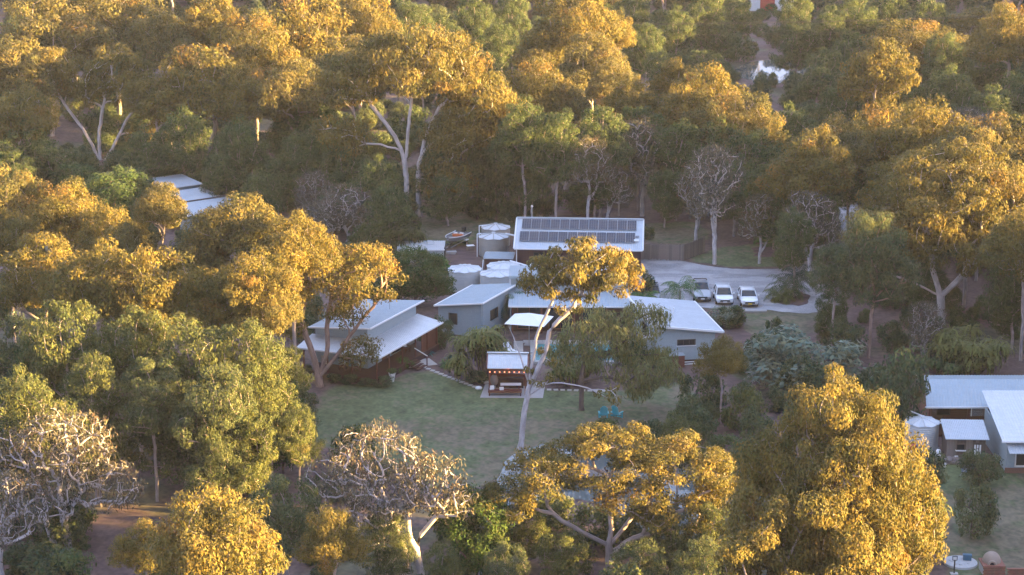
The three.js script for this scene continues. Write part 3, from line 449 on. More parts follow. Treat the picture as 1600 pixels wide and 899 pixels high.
{ // main house, middle part
  const t = thing('main_house', 'long low house behind the pool with a pale clerestory wall', 'house', [-.25, 0, -183.5], Y(-1)); const W = 11.2;
  wall(t, 'front_wall', .2, -.9, W, -.9, 0, 2.7, 2.7, M.deckDark); wall(t, 'clerestory_wall', .1, -4.9, W - .1, -4.9, 0, 4.45, 4.45, M.wallPale); wall(t, 'side_wall', W, -.9, W, -10, 0, 2.7, 4.2, M.wallPale); wall(t, 'side_wall', .1, -.9, .1, -10, 0, 2.6, 4.0, M.wallPale); wall(t, 'back_wall', .1, -10, W, -10, 0, 4, 4, M.wallPale);
  part(t, 'lower_roof', sheet([-.1, 2.75, 0], [W + .3, 2.75, 0], [W + .3, 3.25, -4.82], [-.1, 3.25, -4.82], .24, .03), M.roofGrey);
  part(t, 'upper_roof', sheet([-.15, 4.5, -4.4], [W + .2, 4.5, -4.4], [W + .2, 4.15, -10.4], [-.15, 4.15, -10.4], .24, .03), M.roofGrey);
  gutter(t, [-.15, 4.46, -4.34], [W + .2, 4.46, -4.34], 'fascia', M.wallPale, .28); gutter(t, [-.1, 2.68, .07], [W + .3, 2.68, .07], 'gutter', M.trimWhite, .14);
  part(t, 'downpipe', cyl(.06, .06, 1.2, -.02, 3.85, -4.75, 8), M.pvWhite);
  for (const x of [1.4, 4.4, 7.6]) win(t, x + .5, 1.35, -.8, 2.2, 2.1, 0, 2, M.timberRed);
  for (const x of [.3, 3.1, 6.2, 9.3]) part(t, 'post', bx(.12, 2.7, .12, x, 1.35, -.15), M.timberRed);
  const c = thing('covered_way', 'small corrugated roof between the house and the shed', 'roof', [3.0, 0, -198.6], Y(-4)); part(c, 'roof', sheet([-1.0, 2.5, 2.6], [4.6, 2.5, 2.6], [4.6, 3.2, 0], [-1.0, 3.2, 0], .2, .03), M.roofPale); for (const [x, z] of [[-.8, 2.4], [4.4, 2.4], [-.8, .2], [4.4, .2]]) part(c, 'post', bx(.1, z > 1 ? 2.5 : 3.1, .1, x, z > 1 ? 1.25 : 1.55, z), M.blackMetal); gutter(c, [-1.05, 2.5, 2.6], [-1.05, 3.2, 0], 'barge_board');
  const hw = thing('hot_water_unit', 'white hot water unit beside the small corrugated roof', 'water heater', [1.4, 0, -197.4]); part(hw, 'tank', cyl(.3, .3, 1.5, 0, .8, 0, 14), M.pvWhite); part(hw, 'base', bx(.7, .06, .7, 0, .03, 0), M.concrete); part(hw, 'valve_pipe', bar(V(0, 1.5, 0), V(.3, 2.0, 0), .04), M.panelFrame);
}
{ // small cottage
  const t = thing('blue_cottage', 'small blue grey cottage with a tilted roof right of the pool', 'house', [13.05, 0, -173.0], Y(9)); const W = 5.4, D = 10, hl = 3.75, hr = 3.0;
  wall(t, 'front_wall', 0, 0, W, 0, .4, hl - .02, hr + .02, M.wallPale); wall(t, 'side_wall', .02, -.08, .02, -D, .4, hl - .02, hl - .02, M.wallPale); wall(t, 'side_wall', W - .02, -.08, W - .02, -D, .4, hr + .02, hr + .02, M.wallPale); wall(t, 'back_wall', .1, -D, W - .1, -D, .4, hl - .02, hr + .02, M.wallPale);
  part(t, 'roof', sheet([-.45, hl + .08, .45], [-.45, hl + .08, -D - .4], [W + .65, hr + .02, -D - .4], [W + .65, hr + .02, .45], .24, .03), M.roofPale);
  gutter(t, [-.5, hl + .06, .5], [W + .65, hr, .5], 'fascia', M.trimWhite, .18); gutter(t, [-.5, hl + .06, .5], [-.5, hl + .06, -D - .4], 'fascia', M.trimWhite, .18); gutter(t, [W + .7, hr - .02, .5], [W + .7, hr - .02, -D - .4]);
  win(t, 2.75, 2.05, .09, 1.6, .46, 0, 3); part(t, 'sill', bx(1.8, .06, .12, 2.75, 1.74, .1), M.trimWhite);
  part(t, 'subfloor', [bx(W - .2, .36, .1, W / 2, .2, -.12), bx(.1, .36, D - .2, .2, .2, -D / 2)], M.deckDark);
  part(t, 'flue', cyl(.07, .07, .7, 2.6, 3.75, -4.4, 10), M.trimWhite);
  const aw = part(t, 'awning', sheet([-1.3, 2.35, -.6], [-.1, 2.5, -.6], [-.1, 2.5, -2.4], [-1.3, 2.35, -2.4], .2, .025), M.roofPale); part(t, 'porch_wall', bx(.1, 2.3, .1, -1.2, 1.2, -.7), M.deckDark); part(t, 'porch_screen', bx(.08, 2.2, 1.5, -.55, 1.3, -.8, Math.PI / 2), M.wallPale);
  boards(t, 'porch_board', -2.6, -.1, -4.5, -.5, .4, M.deckRed, 16, 'x'); win(t, -.08, 1.9, -4.4, 1.8, 1.6, Math.PI / 2, 2); part(t, 'door', bx(.06, 2.05, .9, -.09, 1.45, -1.6), M.blackMetal);
  t.updateMatrixWorld(true);
  let w = t.localToWorld(V(1.65, 0, .75)); const b = thing('timber_box', 'red slatted timber box against the front wall of the small cottage', 'box', [w.x, 0, w.z], t.rotation.y); for (let i = 0; i < 8; i++) part(b, 'slat', bx(1.4, .12, .04, 0, .1 + i * .135, .45), M.timberRed); for (const s of [-1, 1]) part(b, 'side_panel', bx(.05, 1.1, .9, s * .68, .57, 0), M.timberRed); part(b, 'lid', bx(1.5, .05, 1.0, 0, 1.16, 0), M.roofGrey);
  w = t.localToWorld(V(2.9, 0, .6)); const pl = thing('pipe_rack', 'short white pipes lying beside the red timber box', 'pipes', [w.x, 0, w.z], t.rotation.y); for (let i = 0; i < 2; i++) part(pl, 'pipe', bar(V(-.5, .12 + i * .22, 0), V(.6, .2 + i * .18, .1), .05), M.pvWhite);
  w = t.localToWorld(V(-1.2, .43, -1.6)); const ch = thing('porch_chair', 'white chair on the porch of the small cottage', 'chair', [w.x, w.y, w.z], t.rotation.y + .5); part(ch, 'seat', bx(.55, .08, .5, 0, .4, 0), M.clothWhite); part(ch, 'backrest', bx(.55, .6, .07, 0, .72, -.25, 0, -.15), M.clothWhite); for (const a of [-1, 1]) for (const c of [-1, 1]) part(ch, 'leg', bx(.05, .38, .05, a * .24, .19, c * .2), M.clothWhite);
}
// water tanks
function tank(pos, r, h, label, body = M.tank, ribs = 10, turn = 0) {
  const t = thing('water_tank', label, 'water tank', pos, turn, undefined); const pr = [[0, .02], [r, .02]]; const n = Math.round(h / .16); for (let i = 0; i < n; i++) { const y = .02 + (h - .02) * i / n, s = (h - .02) / n; pr.push([r, y + s * .1], [r + .025, y + s * .4], [r + .025, y + s * .6], [r, y + s * .9]); } pr.push([r, h], [0, h]);
  part(t, 'body', new THREE.LatheGeometry(pr.map(a => new THREE.Vector2(...a)), 48), body);
  const rise = .42, roof = []; for (let i = 0; i < ribs; i++) { const a0 = i / ribs * 6.2832, a1 = (i + 1) / ribs * 6.2832, am = (a0 + a1) / 2, R = r + .08; const P = (a, q, y) => V(Math.cos(a) * q, y, Math.sin(a) * q); const p = [P(a0, .12, h + rise), P(a0, R, h + .08), P(am, R, h - .02), P(am, .12, h + rise - .03), P(a1, R, h + .08), P(a1, .12, h + rise)]; for (const k of [[0, 2, 1], [0, 3, 2], [3, 4, 2], [3, 5, 4]]) for (const q of k) roof.push(p[q].x, p[q].y, p[q].z); }
  const g = new THREE.BufferGeometry(); g.setAttribute('position', new THREE.Float32BufferAttribute(roof, 3)); g.computeVertexNormals(); const top = part(t, 'roof', g, M.tankTop);
  for (let i = 0; i < ribs; i++) { const a = i / ribs * 6.2832; part(top, 'rib', bar(V(Math.cos(a) * .12, h + rise + .02, Math.sin(a) * .12), V(Math.cos(a) * (r + .06), h + .10, Math.sin(a) * (r + .06)), .035, 5), body === M.tankBeige ? M.tankBeige : M.tankTop); }
  part(t, 'hatch', cyl(.22, .22, .1, 0, h + rise + .03, 0, 16), M.tankTop); return t;
}
tank([-4.9, 0, -200.6], 1.72, 2.1, 'leftmost white ribbed water tank behind the grey wing');
tank([-1.55, 0, -198.9], 1.72, 2.05, 'white ribbed water tank touching the house corner', M.tank, 10, .2);
const t3 = tank([-.9, 0, -203.4], 1.7, 1.75, 'pale water tank half hidden behind the two front tanks');
tank([-2.05, 0, -215.6], 1.62, 2.1, 'nearer beige water tank left of the shed', M.tankBeige, 8);
tank([-1.85, 0, -220.2], 1.6, 2.1, 'farther beige water tank left of the shed', M.tankBeige, 8, .3);
const pipe = (label, pts, r = .06) => { const t = thing('water_pipe', label, 'pipe'); for (let i = 0; i < pts.length - 1; i++) part(t, 'pipe_length', bar(V(...pts[i]), V(...pts[i + 1]), r), M.pvWhite); };
pipe('white pipe from the shed gutter to the nearer beige tank', [[.35, 2.65, -213.6], [-.7, 2.65, -214.6]], .09);
pipe('white upright pipe on the left of the nearer beige tank', [[-3.85, 0, -214.6], [-3.85, 2.6, -214.6], [-3.4, 2.6, -214.9]]);
pipe('white upright pipe on the left of the farther beige tank', [[-3.7, 0, -219.2], [-3.7, 2.5, -219.2], [-3.3, 2.5, -219.4]]);
pipe('long white pipe running from the half hidden tank to the covered way', [[-.2, 2.45, -202.8], [2.2, 2.75, -198.6]], .08);
pipe('thin white inlet pipe between the front tanks', [[-3.2, 0, -201.6], [-3.0, 2.9, -201.4]], .05);
{ const t = thing('pump_house', 'low maroon shed with a grey lid roof between the tanks', 'shed', [-2.9, 0, -208.2], Y(-4)); part(t, 'wall', [bx(2.9, 1.3, .1, 1.45, .65, 0), bx(.1, 1.3, 2.2, .06, .65, -1.15), bx(.1, 1.3, 2.2, 2.84, .65, -1.15), bx(2.7, 1.3, .1, 1.45, .65, -2.25)], M.wallMaroon); part(t, 'roof', sheet([-.1, 1.42, .15], [3, 1.42, .15], [3, 1.55, -2.5], [-.1, 1.55, -2.5], .2, .02), M.roofGrey); part(t, 'roof_edge', [bx(3.2, .08, .06, 1.45, 1.42, .18), bx(.06, .08, 2.6, -.14, 1.48, -1.2), bx(.06, .08, 2.6, 3.04, 1.48, -1.2)], M.roofPale); }
{ // boat on a trailer
  const p = at(712, 386), t = thing('boat_trailer', 'black two wheeled boat trailer on the dirt by the tanks', 'trailer', [p.x, 0, p.z], Y(158)); for (const s of [-1, 1]) { part(t, 'rail', bx(.1, .1, 4.6, s * .5, .5, -.2), M.panelFrame); const w = part(t, 'wheel', new THREE.TorusGeometry(.24, .1, 8, 18).rotateY(Math.PI / 2).translate(s * .95, .33, .9), M.tyre); part(w, 'rim', cyl(.17, .17, .12, s * .95, .33, .9, 12, 0, Math.PI / 2), M.rim); part(t, 'mudguard', bx(.28, .05, .8, s * .95, .72, .9), M.trimWhite); } part(t, 'drawbar', bx(.1, .1, 1.6, 0, .48, -3.0), M.panelFrame); part(t, 'axle', bx(1.9, .08, .08, 0, .35, .9), M.blackMetal);
  const b = thing('boat', 'open aluminium boat with dark hull and orange gear inside', 'boat', [p.x, .55, p.z], Y(158)); const L = 4.4, secs = 12, hull = [], ring = z => { const k = (z + L / 2) / L, w = .98 * Math.pow(Math.sin(Math.min(1, k * 1.7 + .02) * Math.PI / 2), .6), ke = .06 + .55 * Math.pow(1 - Math.min(1, k * 1.6), 2.2); return [[-w, .78 + .2 * (1 - k) ** 2], [-w * .82, .32 + ke * .5], [0, ke], [w * .82, .32 + ke * .5], [w, .78 + .2 * (1 - k) ** 2]].map(q => [q[0], q[1], z]); };
  const rs = []; for (let i = 0; i <= secs; i++) rs.push(ring(-L / 2 + L * i / secs)); const quad = (a, b2, c, d) => { for (const q of [a, b2, c, a, c, d]) hull.push(...q); }; for (let i = 0; i < secs; i++) for (let j = 0; j < 4; j++) quad(rs[i][j], rs[i + 1][j], rs[i + 1][j + 1], rs[i][j + 1]); const e = rs[secs]; quad(e[0], e[1], e[3], e[4]); for (const q of [e[1], e[2], e[3]]) hull.push(...q);
  const g = new THREE.BufferGeometry(); g.setAttribute('position', new THREE.Float32BufferAttribute(hull, 3)); g.computeVertexNormals(); part(b, 'hull', g, M.carGrey);
  part(b, 'gunwale', rs.slice(0, -1).flatMap((r, i) => [bar(V(...r[0]), V(...rs[i + 1][0]), .05, 6), bar(V(...r[4]), V(...rs[i + 1][4]), .05, 6)]), M.trimWhite); part(b, 'floor', bx(1.3, .04, 3, 0, .42, .5), M.panelFrame); for (const z of [-.4, .7, 1.6]) part(b, 'thwart', bx(1.7, .06, .3, 0, .66, z), M.panelFrame); part(b, 'gear', [bx(.7, .3, .5, .1, .74, .2, .4), bx(.5, .25, .5, -.4, .7, .5, .9)], M.orange); part(b, 'gear', [bx(.35, .3, .35, .5, .72, 1.1), bx(.4, .2, .3, -.2, .75, 1.2)], M.clothWhite); const m = part(b, 'outboard_motor', [bx(.36, .5, .5, 0, 1.0, 2.35), bx(.16, .7, .2, 0, .5, 2.4)], M.blackMetal); part(m, 'propeller', cyl(.12, .12, .06, 0, .18, 2.5, 6, Math.PI / 2), M.blackMetal);
  const q = at(704, 397), st = thing('slab_stack', 'pale slabs lying on the dirt in front of the boat', 'slabs', [q.x, 0, q.z]); for (let i = 0; i < 3; i++) part(st, 'slab', bx(1.1, .09, .6, i * .05, .06 + i * .1, 0, .1 * i), M.concrete);
  const c = at(735, 391), cr = thing('crate', 'small pale slatted crate on the dirt right of the boat', 'crate', [c.x, 0, c.z], .3); for (let i = 0; i < 4; i++) part(cr, 'slat', bx(.8, .07, .03, 0, .1 + i * .12, .3), M.woodGrey); for (const s of [-1, 1]) part(cr, 'side', bx(.03, .5, .6, s * .4, .28, 0), M.woodGrey); part(cr, 'lid', bx(.86, .04, .66, 0, .54, 0), M.clothWhite);
}
{ // low lean-to left of the boat
  const a = at(622, 411), b = at(693, 415), t = thing('lean_to', 'low corrugated lean-to with white edge behind the mango tree', 'shed', [a.x, 0, a.z]); const W = b.x - a.x, dz = b.z - a.z;
  part(t, 'back_wall', sheet([0, .1, -2.2], [W, .1, -2.2], [W, 1.9, -2.2], [0, 1.9, -2.2], .18, .03), M.roofPale); part(t, 'front_wall', sheet([0, .05, 0], [W, .05, 0], [W, 1.45, .01], [0, 1.45, .01], .18, .03), M.roofPale); part(t, 'roof', sheet([-.1, 1.55, .15], [W + .1, 1.55, .15], [W + .1, 1.95, -2.3], [-.1, 1.95, -2.3], .2, .03), M.roofZinc); part(t, 'end_wall', bx(.12, 1.7, 2.4, W + .1, .85, -1.1), M.blackMetal); gutter(t, [-.1, 1.5, .22], [W + .1, 1.5, .22]);
  part(t, 'hose_coil', new THREE.TorusGeometry(.55, .05, 6, 22).rotateX(-1.4).translate(W * .68, 2.0, -1.2), M.roofPale);
}
{ // paling fence
  const pts = [at(997, 406), at(1068, 408), at(1101, 395)]; for (let s = 0; s < 2; s++) { const a = pts[s], b = pts[s + 1], L = a.distanceTo(b), t = thing('paling_fence', s ? 'weathered paling fence running back along the grass' : 'weathered grey paling fence beside the shed', 'fence', [a.x, 0, a.z], Math.atan2(-(b.z - a.z), b.x - a.x)); const n = Math.round(L / .16), g = [new THREE.BoxGeometry(.15, 1.75, .025), new THREE.BoxGeometry(.15, 1.82, .025), new THREE.BoxGeometry(.14, 1.68, .025)]; for (let i = 0; i < n; i++) { const p = part(t, 'paling', g[Math.floor(rnd() * 3)], rnd() < .5 ? M.woodGrey : M.woodOld2); p.position.set(.08 + i * L / n, .93, rnd() * .015); p.rotation.z = (rnd() - .5) * .02; } for (const y of [.45, 1.4]) part(t, 'rail', bx(L, .08, .05, L / 2, y, -.05), M.woodGrey); for (let x = 0; x <= L + .01; x += L / Math.max(1, Math.round(L / 2.4))) part(t, 'post', bx(.11, 1.9, .11, x, .95, -.1), M.woodGrey); }
}
// ---------------------------------------------------------------- cars, noses to the camera
function carBody(sections) {   // a hull lofted through [z, [x, y] ...] half sections
  const pos = []; const full = sections.map(([z, h]) => [...h.map(([x, y]) => [x, y, z]), ...h.slice().reverse().map(([x, y]) => [-x, y, z])]);
  const q = (a, b, c, d) => { for (const t of [a, b, c, a, c, d]) pos.push(...t); };
  for (let i = 0; i < full.length - 1; i++) for (let j = 0; j < full[i].length - 1; j++) q(full[i][j], full[i][j + 1], full[i + 1][j + 1], full[i + 1][j]);
  for (const f of [full[0], full[full.length - 1]]) { const m = f.length / 2; for (let j = 0; j < m - 1; j++) q(f[j], f[j + 1], f[f.length - 2 - j], f[f.length - 1 - j]); }
  const g = new THREE.BufferGeometry(); g.setAttribute('position', new THREE.Float32BufferAttribute(pos, 3)); g.computeVertexNormals(); return g;
}
function car(u, v, label, paint, o = {}) {
  const p = at(u, v, .0), t = thing(o.ute ? 'pickup' : 'parked_car', label, o.ute ? 'pickup' : 'car', [p.x, 0, p.z - (o.len ?? 4.4) / 2], o.turn ?? 0, 'cars parked on the gravel'); const L = o.len ?? 4.4, h = o.h ?? 1.5, w = o.w ?? .9, b = o.belt ?? .92, f = L / 2;
  const s = (z, k, top, lo = .3) => [z, [[w * k * .86, lo], [w * k, lo + .18], [w * k, top - .14], [w * k * .93, top - .02], [w * k * .6, top + .03]]];
  const body = part(t, 'body', carBody([s(f, .72, .62, .34), s(f - .12, .9, .74), s(f - .5, .98, .84), s(f - 1.25, 1, b), s(0, 1, b + .02), s(-f + 1.0, 1, b + .04), s(-f + .3, .97, o.ute ? b : b + .06), s(-f + .05, .86, o.ute ? b - .02 : b - .05, .36)]), paint);
  const ws = f - (o.hood ?? 1.15), rf = o.roofF ?? ws - .78, rr = o.roofR ?? -f + .95, bk = o.back ?? -f + .35; const hw = w * .93, rw = w * .74;
  const G = (z0, w0, y0, z1, w1, y1) => hexa([[-w0, y0, z0], [w0, y0, z0], [w0, y0 - .02, z0 - .03], [-w0, y0 - .02, z0 - .03]], [[-w1, y1, z1], [w1, y1, z1], [w1, y1 - .02, z1 - .03], [-w1, y1 - .02, z1 - .03]]);
  part(t, 'windscreen', G(ws, hw * .92, b + .02, rf, rw * .95, h - .05), M.darkGlass); part(t, 'rear_window', G(bk, hw * .9, b + .04, rr, rw * .92, h - .06), M.darkGlass);
  part(t, 'roof', carBody([[rf + .06, [[rw * 1.02, h - .1], [rw, h - .04], [rw * .6, h - .01]]], [(rf + rr) / 2, [[rw * 1.04, h - .1], [rw, h - .02], [rw * .6, h + .02]]], [rr - .06, [[rw * 1.0, h - .12], [rw * .97, h - .05], [rw * .6, h - .02]]]]), paint);
  for (const k of [-1, 1]) {
    const P = (x, y, z) => [k * x, y, z]; part(t, 'side_window', hexa([P(hw, b + .02, ws - .1), P(hw - .03, b + .02, ws - .1), P(hw - .03, b + .04, bk + .1), P(hw, b + .04, bk + .1)], [P(rw * 1.03, h - .1, rf), P(rw * 1.03 - .03, h - .1, rf), P(rw * 1.02 - .03, h - .12, rr), P(rw * 1.02, h - .12, rr)]), M.darkGlass);
    part(t, 'pillar', [bar(V(k * hw * .94, b + .02, ws), V(k * rw, h - .06, rf + .02), .045, 5), bar(V(k * hw * .93, b + .04, bk), V(k * rw, h - .07, rr), .06, 5), bar(V(k * hw, b + .04, (ws + bk) / 2), V(k * rw * 1.04, h - .08, (rf + rr) / 2), .035, 5)], paint);
    part(t, 'headlight', bx(.34, .13, .16, k * w * .66, .68, f - .08, k * .5, -.3), M.lampGlass); part(t, 'mirror', bx(.2, .14, .1, k * (w + .1), b + .08, ws - .35), paint);
    for (const z of [f - .85, -f + .85]) { const wh = part(t, 'wheel', new THREE.TorusGeometry(.24, .09, 8, 20).rotateY(Math.PI / 2).translate(k * (w - .08), .33, z), M.tyre); part(wh, 'rim', cyl(.2, .2, .1, k * (w - .05), .33, z, 14, 0, Math.PI / 2), M.rim); }
    part(t, 'tail_light', bx(.16, .2, .06, k * w * .8, b - .12, -f + .06), M.redPaint);
  }
  part(t, 'grille', bx(w * 1.1, .2, .08, 0, .56, f - .02, 0, -.12), M.blackMetal); part(t, 'number_plate', bx(.38, .12, .03, 0, .46, f + .05), o.plate || M.clothWhite); part(t, 'bumper', bx(w * 1.5, .1, .1, 0, .36, f - .02), M.blackMetal);
  if (o.ute) { part(t, 'tray', [bx(w * 1.7, .06, 1.5, 0, b - .25, -f + .95)], M.deckRed); part(t, 'roll_bar', [bar(V(-w * .8, b, bk - .15), V(-w * .7, h + .05, bk - .15), .05), bar(V(w * .8, b, bk - .15), V(w * .7, h + .05, bk - .15), .05), bar(V(-w * .7, h + .05, bk - .15), V(w * .7, h + .05, bk - .15), .05)], M.blackMetal); }
  if (o.rack) part(t, 'roof_rack', [-.5, .4].map(z => bx(w * 1.4, .05, .07, 0, h + .06, z)), M.blackMetal);
}
car(1172, 482, 'white sedan at the right end of the parked cars', M.carWhite, { h: 1.45, plate: M.plateYellow });
car(1133, 479, 'white small hatchback second from the right of the parked cars', M.carWhite, { h: 1.58, len: 4.1, belt: .98, hood: .95 });
car(1098, 474, 'silver grey pickup with an open red tray among the parked cars', M.carSilver, { ute: true, len: 5.0, h: 1.7, belt: 1.05, roofR: -.35, back: -.6, hood: 1.35 });
car(1020, 478, 'grey car with roof rack farthest left, behind the small cottage roof', M.carGrey, { h: 1.65, rack: true, belt: 1.0 });
{ const p = at(1165, 486.5); single('wheel_stop', bx(4.2, .14, .7, 0, .07, 0), M.concrete, 'long pale concrete strip in front of the white sedan', 'concrete strip', [p.x, 0, p.z], Y(1)); }
// ---------------------------------------------------------------- pool, gazebo and garden
{
  const t = thing('swimming_pool', 'teal swimming pool between gazebo and house', 'pool', [2.0, 0, -180]); part(t, 'coping', [bx(8.6, .16, .5, 4, .08, .25), bx(8.6, .16, .5, 4, .08, 6.25), bx(.5, .16, 5.5, -.05, .08, 3.25), bx(.5, .16, 5.5, 8.05, .08, 3.25)], M.stone); part(t, 'water', bx(7.6, .08, 5.5, 4, .05, 3.25), M.poolWater);
  for (let i = 0; i < 14; i++) for (let j = 0; j < 4; j++) { if (j > 0 && i > 0) continue; const s = part(t, 'paver', bx(.88, .05, .88, -1.4 + i * .9, .03, -.6 - j * .9 + (i === 0 ? 3 : 0)), M.stone); }
  const f = thing('pool_fence', 'glass pool fence with dark posts in front of the pool', 'fence', [1.6, 0, -172.6]); for (let i = 0; i < 6; i++) { part(f, 'glass_panel', bx(1.5, 1.15, .012, .8 + i * 1.6, .65, 0), M.paneClear); part(f, 'post', bx(.06, 1.3, .06, i * 1.6, .65, 0), M.blackMetal); } part(f, 'rail', bx(9.7, .05, .05, 4.8, 1.27, 0), M.blackMetal);
  const u = thing('shade_umbrella', 'large square white umbrella beside the pool', 'umbrella', [1.6, 0, -179.6], Y(-15)); const top = []; for (let i = 0; i < 4; i++) { const a = [[-1.9, -1.9], [1.9, -1.9], [1.9, 1.9], [-1.9, 1.9]], A = a[i], B = a[(i + 1) % 4]; top.push(0, 3.1, 0, B[0], 2.4, B[1], A[0], 2.4, A[1]); } const g = new THREE.BufferGeometry(); g.setAttribute('position', new THREE.Float32BufferAttribute(top, 3)); g.computeVertexNormals(); const can = part(u, 'canopy', g, M.clothWhite); for (const [x, z] of [[-1.85, -1.85], [1.85, -1.85], [1.85, 1.85], [-1.85, 1.85]]) part(can, 'rib', bar(V(0, 3.05, 0), V(x, 2.36, z), .02, 5), M.panelFrame); part(u, 'pole', cyl(.04, .04, 3.1, 0, 1.55, 0, 8), M.panelFrame); part(u, 'base', bx(.8, .1, .8, 0, .05, 0), M.concrete);
  const d = thing('sun_lounge', 'white sun lounge on the paving by the house posts', 'lounge', [.1, 0, -176.4], Y(30)); part(d, 'frame', bx(.7, .06, 1.9, 0, .3, 0), M.trimWhite); part(d, 'backrest', bx(.7, .06, .8, 0, .55, -1.1, 0, .7), M.trimWhite); for (const a of [-1, 1]) for (const c of [-1, 1]) part(d, 'leg', bx(.05, .3, .05, a * .3, .15, c * .8), M.trimWhite);
}
{ // gazebo on its slab
  const sl = struct('patio_slab', flat([[-2.75, -163.2], [2.65, -163.1], [2.95, -167.6], [-2.3, -167.6]], .03), M.concrete);
  const t = thing('gazebo', 'open red timber gazebo with pale gable roof on a concrete slab', 'gazebo', [-.35, .03, -165.3], Y(-2)); const hw = 1.75, e = 2.45, r = 3.35, dz = 1.6;
  part(t, 'roof', sheet([-hw, e, dz], [hw, e, dz], [hw, r, 0], [-hw, r, 0], .18, .03), M.roofZinc); part(t, 'roof', sheet([hw, e, -dz], [-hw, e, -dz], [-hw, r, 0], [hw, r, 0], .18, .03), M.roofZinc); part(t, 'ridge_cap', bx(2 * hw + .1, .05, .3, 0, r + .06, 0), M.roofZinc);
  for (const x of [-1.55, 1.55]) for (const z of [1.35, -1.35]) part(t, 'post', bx(.12, e, .12, x, e / 2, z), M.timberRed); part(t, 'beam', bx(3.3, .16, .1, 0, e - .16, 1.42), M.timberRed); part(t, 'beam', bx(3.3, .16, .1, 0, e - .16, -1.42), M.timberRed); for (const x of [-1.6, 1.6]) { part(t, 'beam', bx(.1, .16, 2.8, x, e - .16, 0), M.timberRed); part(t, 'gable_board', bar(V(x * 1.1, e, 1.6), V(x * 1.1, r, 0), .06), M.timberRed); }
  part(t, 'back_screen', bx(3.0, 1.1, .08, 0, .55, -1.35), M.timberRed); part(t, 'counter', bx(2.4, .9, .5, .1, .45, -.9), M.deckDark); part(t, 'hanging_chair', new THREE.SphereGeometry(.42, 14, 12, 0, 6.3, .5, 2.2).scale(.8, 1.3, .8).translate(-1.15, 1.2, .9), M.woodGrey);
  mat('bulb', .9, .4, .25, .5, { emissive: new THREE.Color(1, .22, .08), emissiveIntensity: .35 });
  const s = thing('string_lights', 'string of small red lights under the gazebo eave', 'string lights', [-.35, .03, -165.3], Y(-2)); part(s, 'wire', [bar(V(-1.6, e - .28, 1.5), V(1.6, e - .28, 1.5), .012), bar(V(1.68, e - .25, 1.45), V(1.68, e - .25, -1.2), .012)], M.wire); for (let i = 0; i < 8; i++) part(s, 'bulb', new THREE.SphereGeometry(.055, 8, 6).translate(-1.5 + i * .42, e - .34, 1.5), M.bulb); for (let i = 0; i < 4; i++) part(s, 'bulb', new THREE.SphereGeometry(.055, 8, 6).translate(1.68, e - .32, 1.2 - i * .7), M.bulb);
  const l = new THREE.PointLight(new THREE.Color(1, .25, .1), .05); l.position.set(-.35, 2.0, -163.7); l.castShadow = true; scene.add(l); l.name = 'string_light_glow';
  const b = thing('day_bed', 'long red timber bench with white cushions in front of the gazebo', 'bench', [-.6, .03, -163.95], Y(-1)); for (let i = 0; i < 5; i++) part(b, 'seat_slat', bx(2.9, .05, .13, 0, .44, -.28 + i * .14), M.timberRed); for (const x of [-1.35, 1.35]) for (const z of [-.25, .25]) part(b, 'leg', bx(.09, .42, .09, x, .21, z), M.timberRed); part(b, 'apron', bx(2.9, .14, .05, 0, .36, .33), M.timberRed); part(b, 'cushion', bx(.4, .36, .16, -1.15, .64, -.1, .3, -.3), M.clothWhite); part(b, 'cushion', bx(.34, .22, .2, -.3, .58, 0, .2), M.clothWhite);
  const tb = thing('picnic_table', 'pale slatted table under the gazebo roof', 'table', [-.1, .03, -164.7]); for (let i = 0; i < 3; i++) part(tb, 'top_slat', bx(1.8, .05, .2, 0, .74, -.22 + i * .22), M.clothWhite); for (const x of [-.7, .7]) part(tb, 'trestle', bx(.1, .7, .5, x, .36, 0), M.timberRed);
  for (const [u2, v2, n] of [[759, 599, 'white garden stone left of the gazebo'], [748, 609, 'white garden stone at the slab corner']]) { const q = at(u2, v2); single('garden_stone', new THREE.IcosahedronGeometry(.26, 1).scale(1.2, .7, 1), M.clothWhite, n, 'stone', [q.x, .14, q.z]); }
}
// stepping stones
{ const st = (list, group, label) => list.forEach(([u, v], i) => { const p = at(u, v); single('stepping_stone', bx(.36 + .05 * rnd(), .06, .38 + .06 * rnd(), 0, .027, 0), M.stone, `${ORD[i]} ${label}`, 'paver', [p.x, 0, p.z], (rnd() - .5) * .3 - (u < 760 ? .35 : 0), group); });
  const L = []; for (let i = 0; i < 15; i++) { const k = i / 14; L.push([656 + 92 * k, 572 + 26 * k + 9 * k * k + 3 * Math.sin(k * 3)]); } st(L, 'stepping stones left of the gazebo', 'stepping stone from the verandah steps in the curved row'); const Q = []; for (let i = 0; i < 9; i++) Q.push([858 + i * 10.6, 609.6 + i * .25]); st(Q, 'stepping stones right of the gazebo', 'stepping stone from the slab in the straight row right of the gazebo'); }
{ const p = at(655, 575), t = thing('paved_path', 'grey paved path at the foot of the verandah steps', 'path', [p.x, 0, p.z], .4); for (let i = 0; i < 4; i++) for (let j = 0; j < 3; j++) part(t, 'paver', bx(.68, .05, .68, -.6 + i * .7, .03, -2 + j * .7 + rnd() * .02), M.stone); }
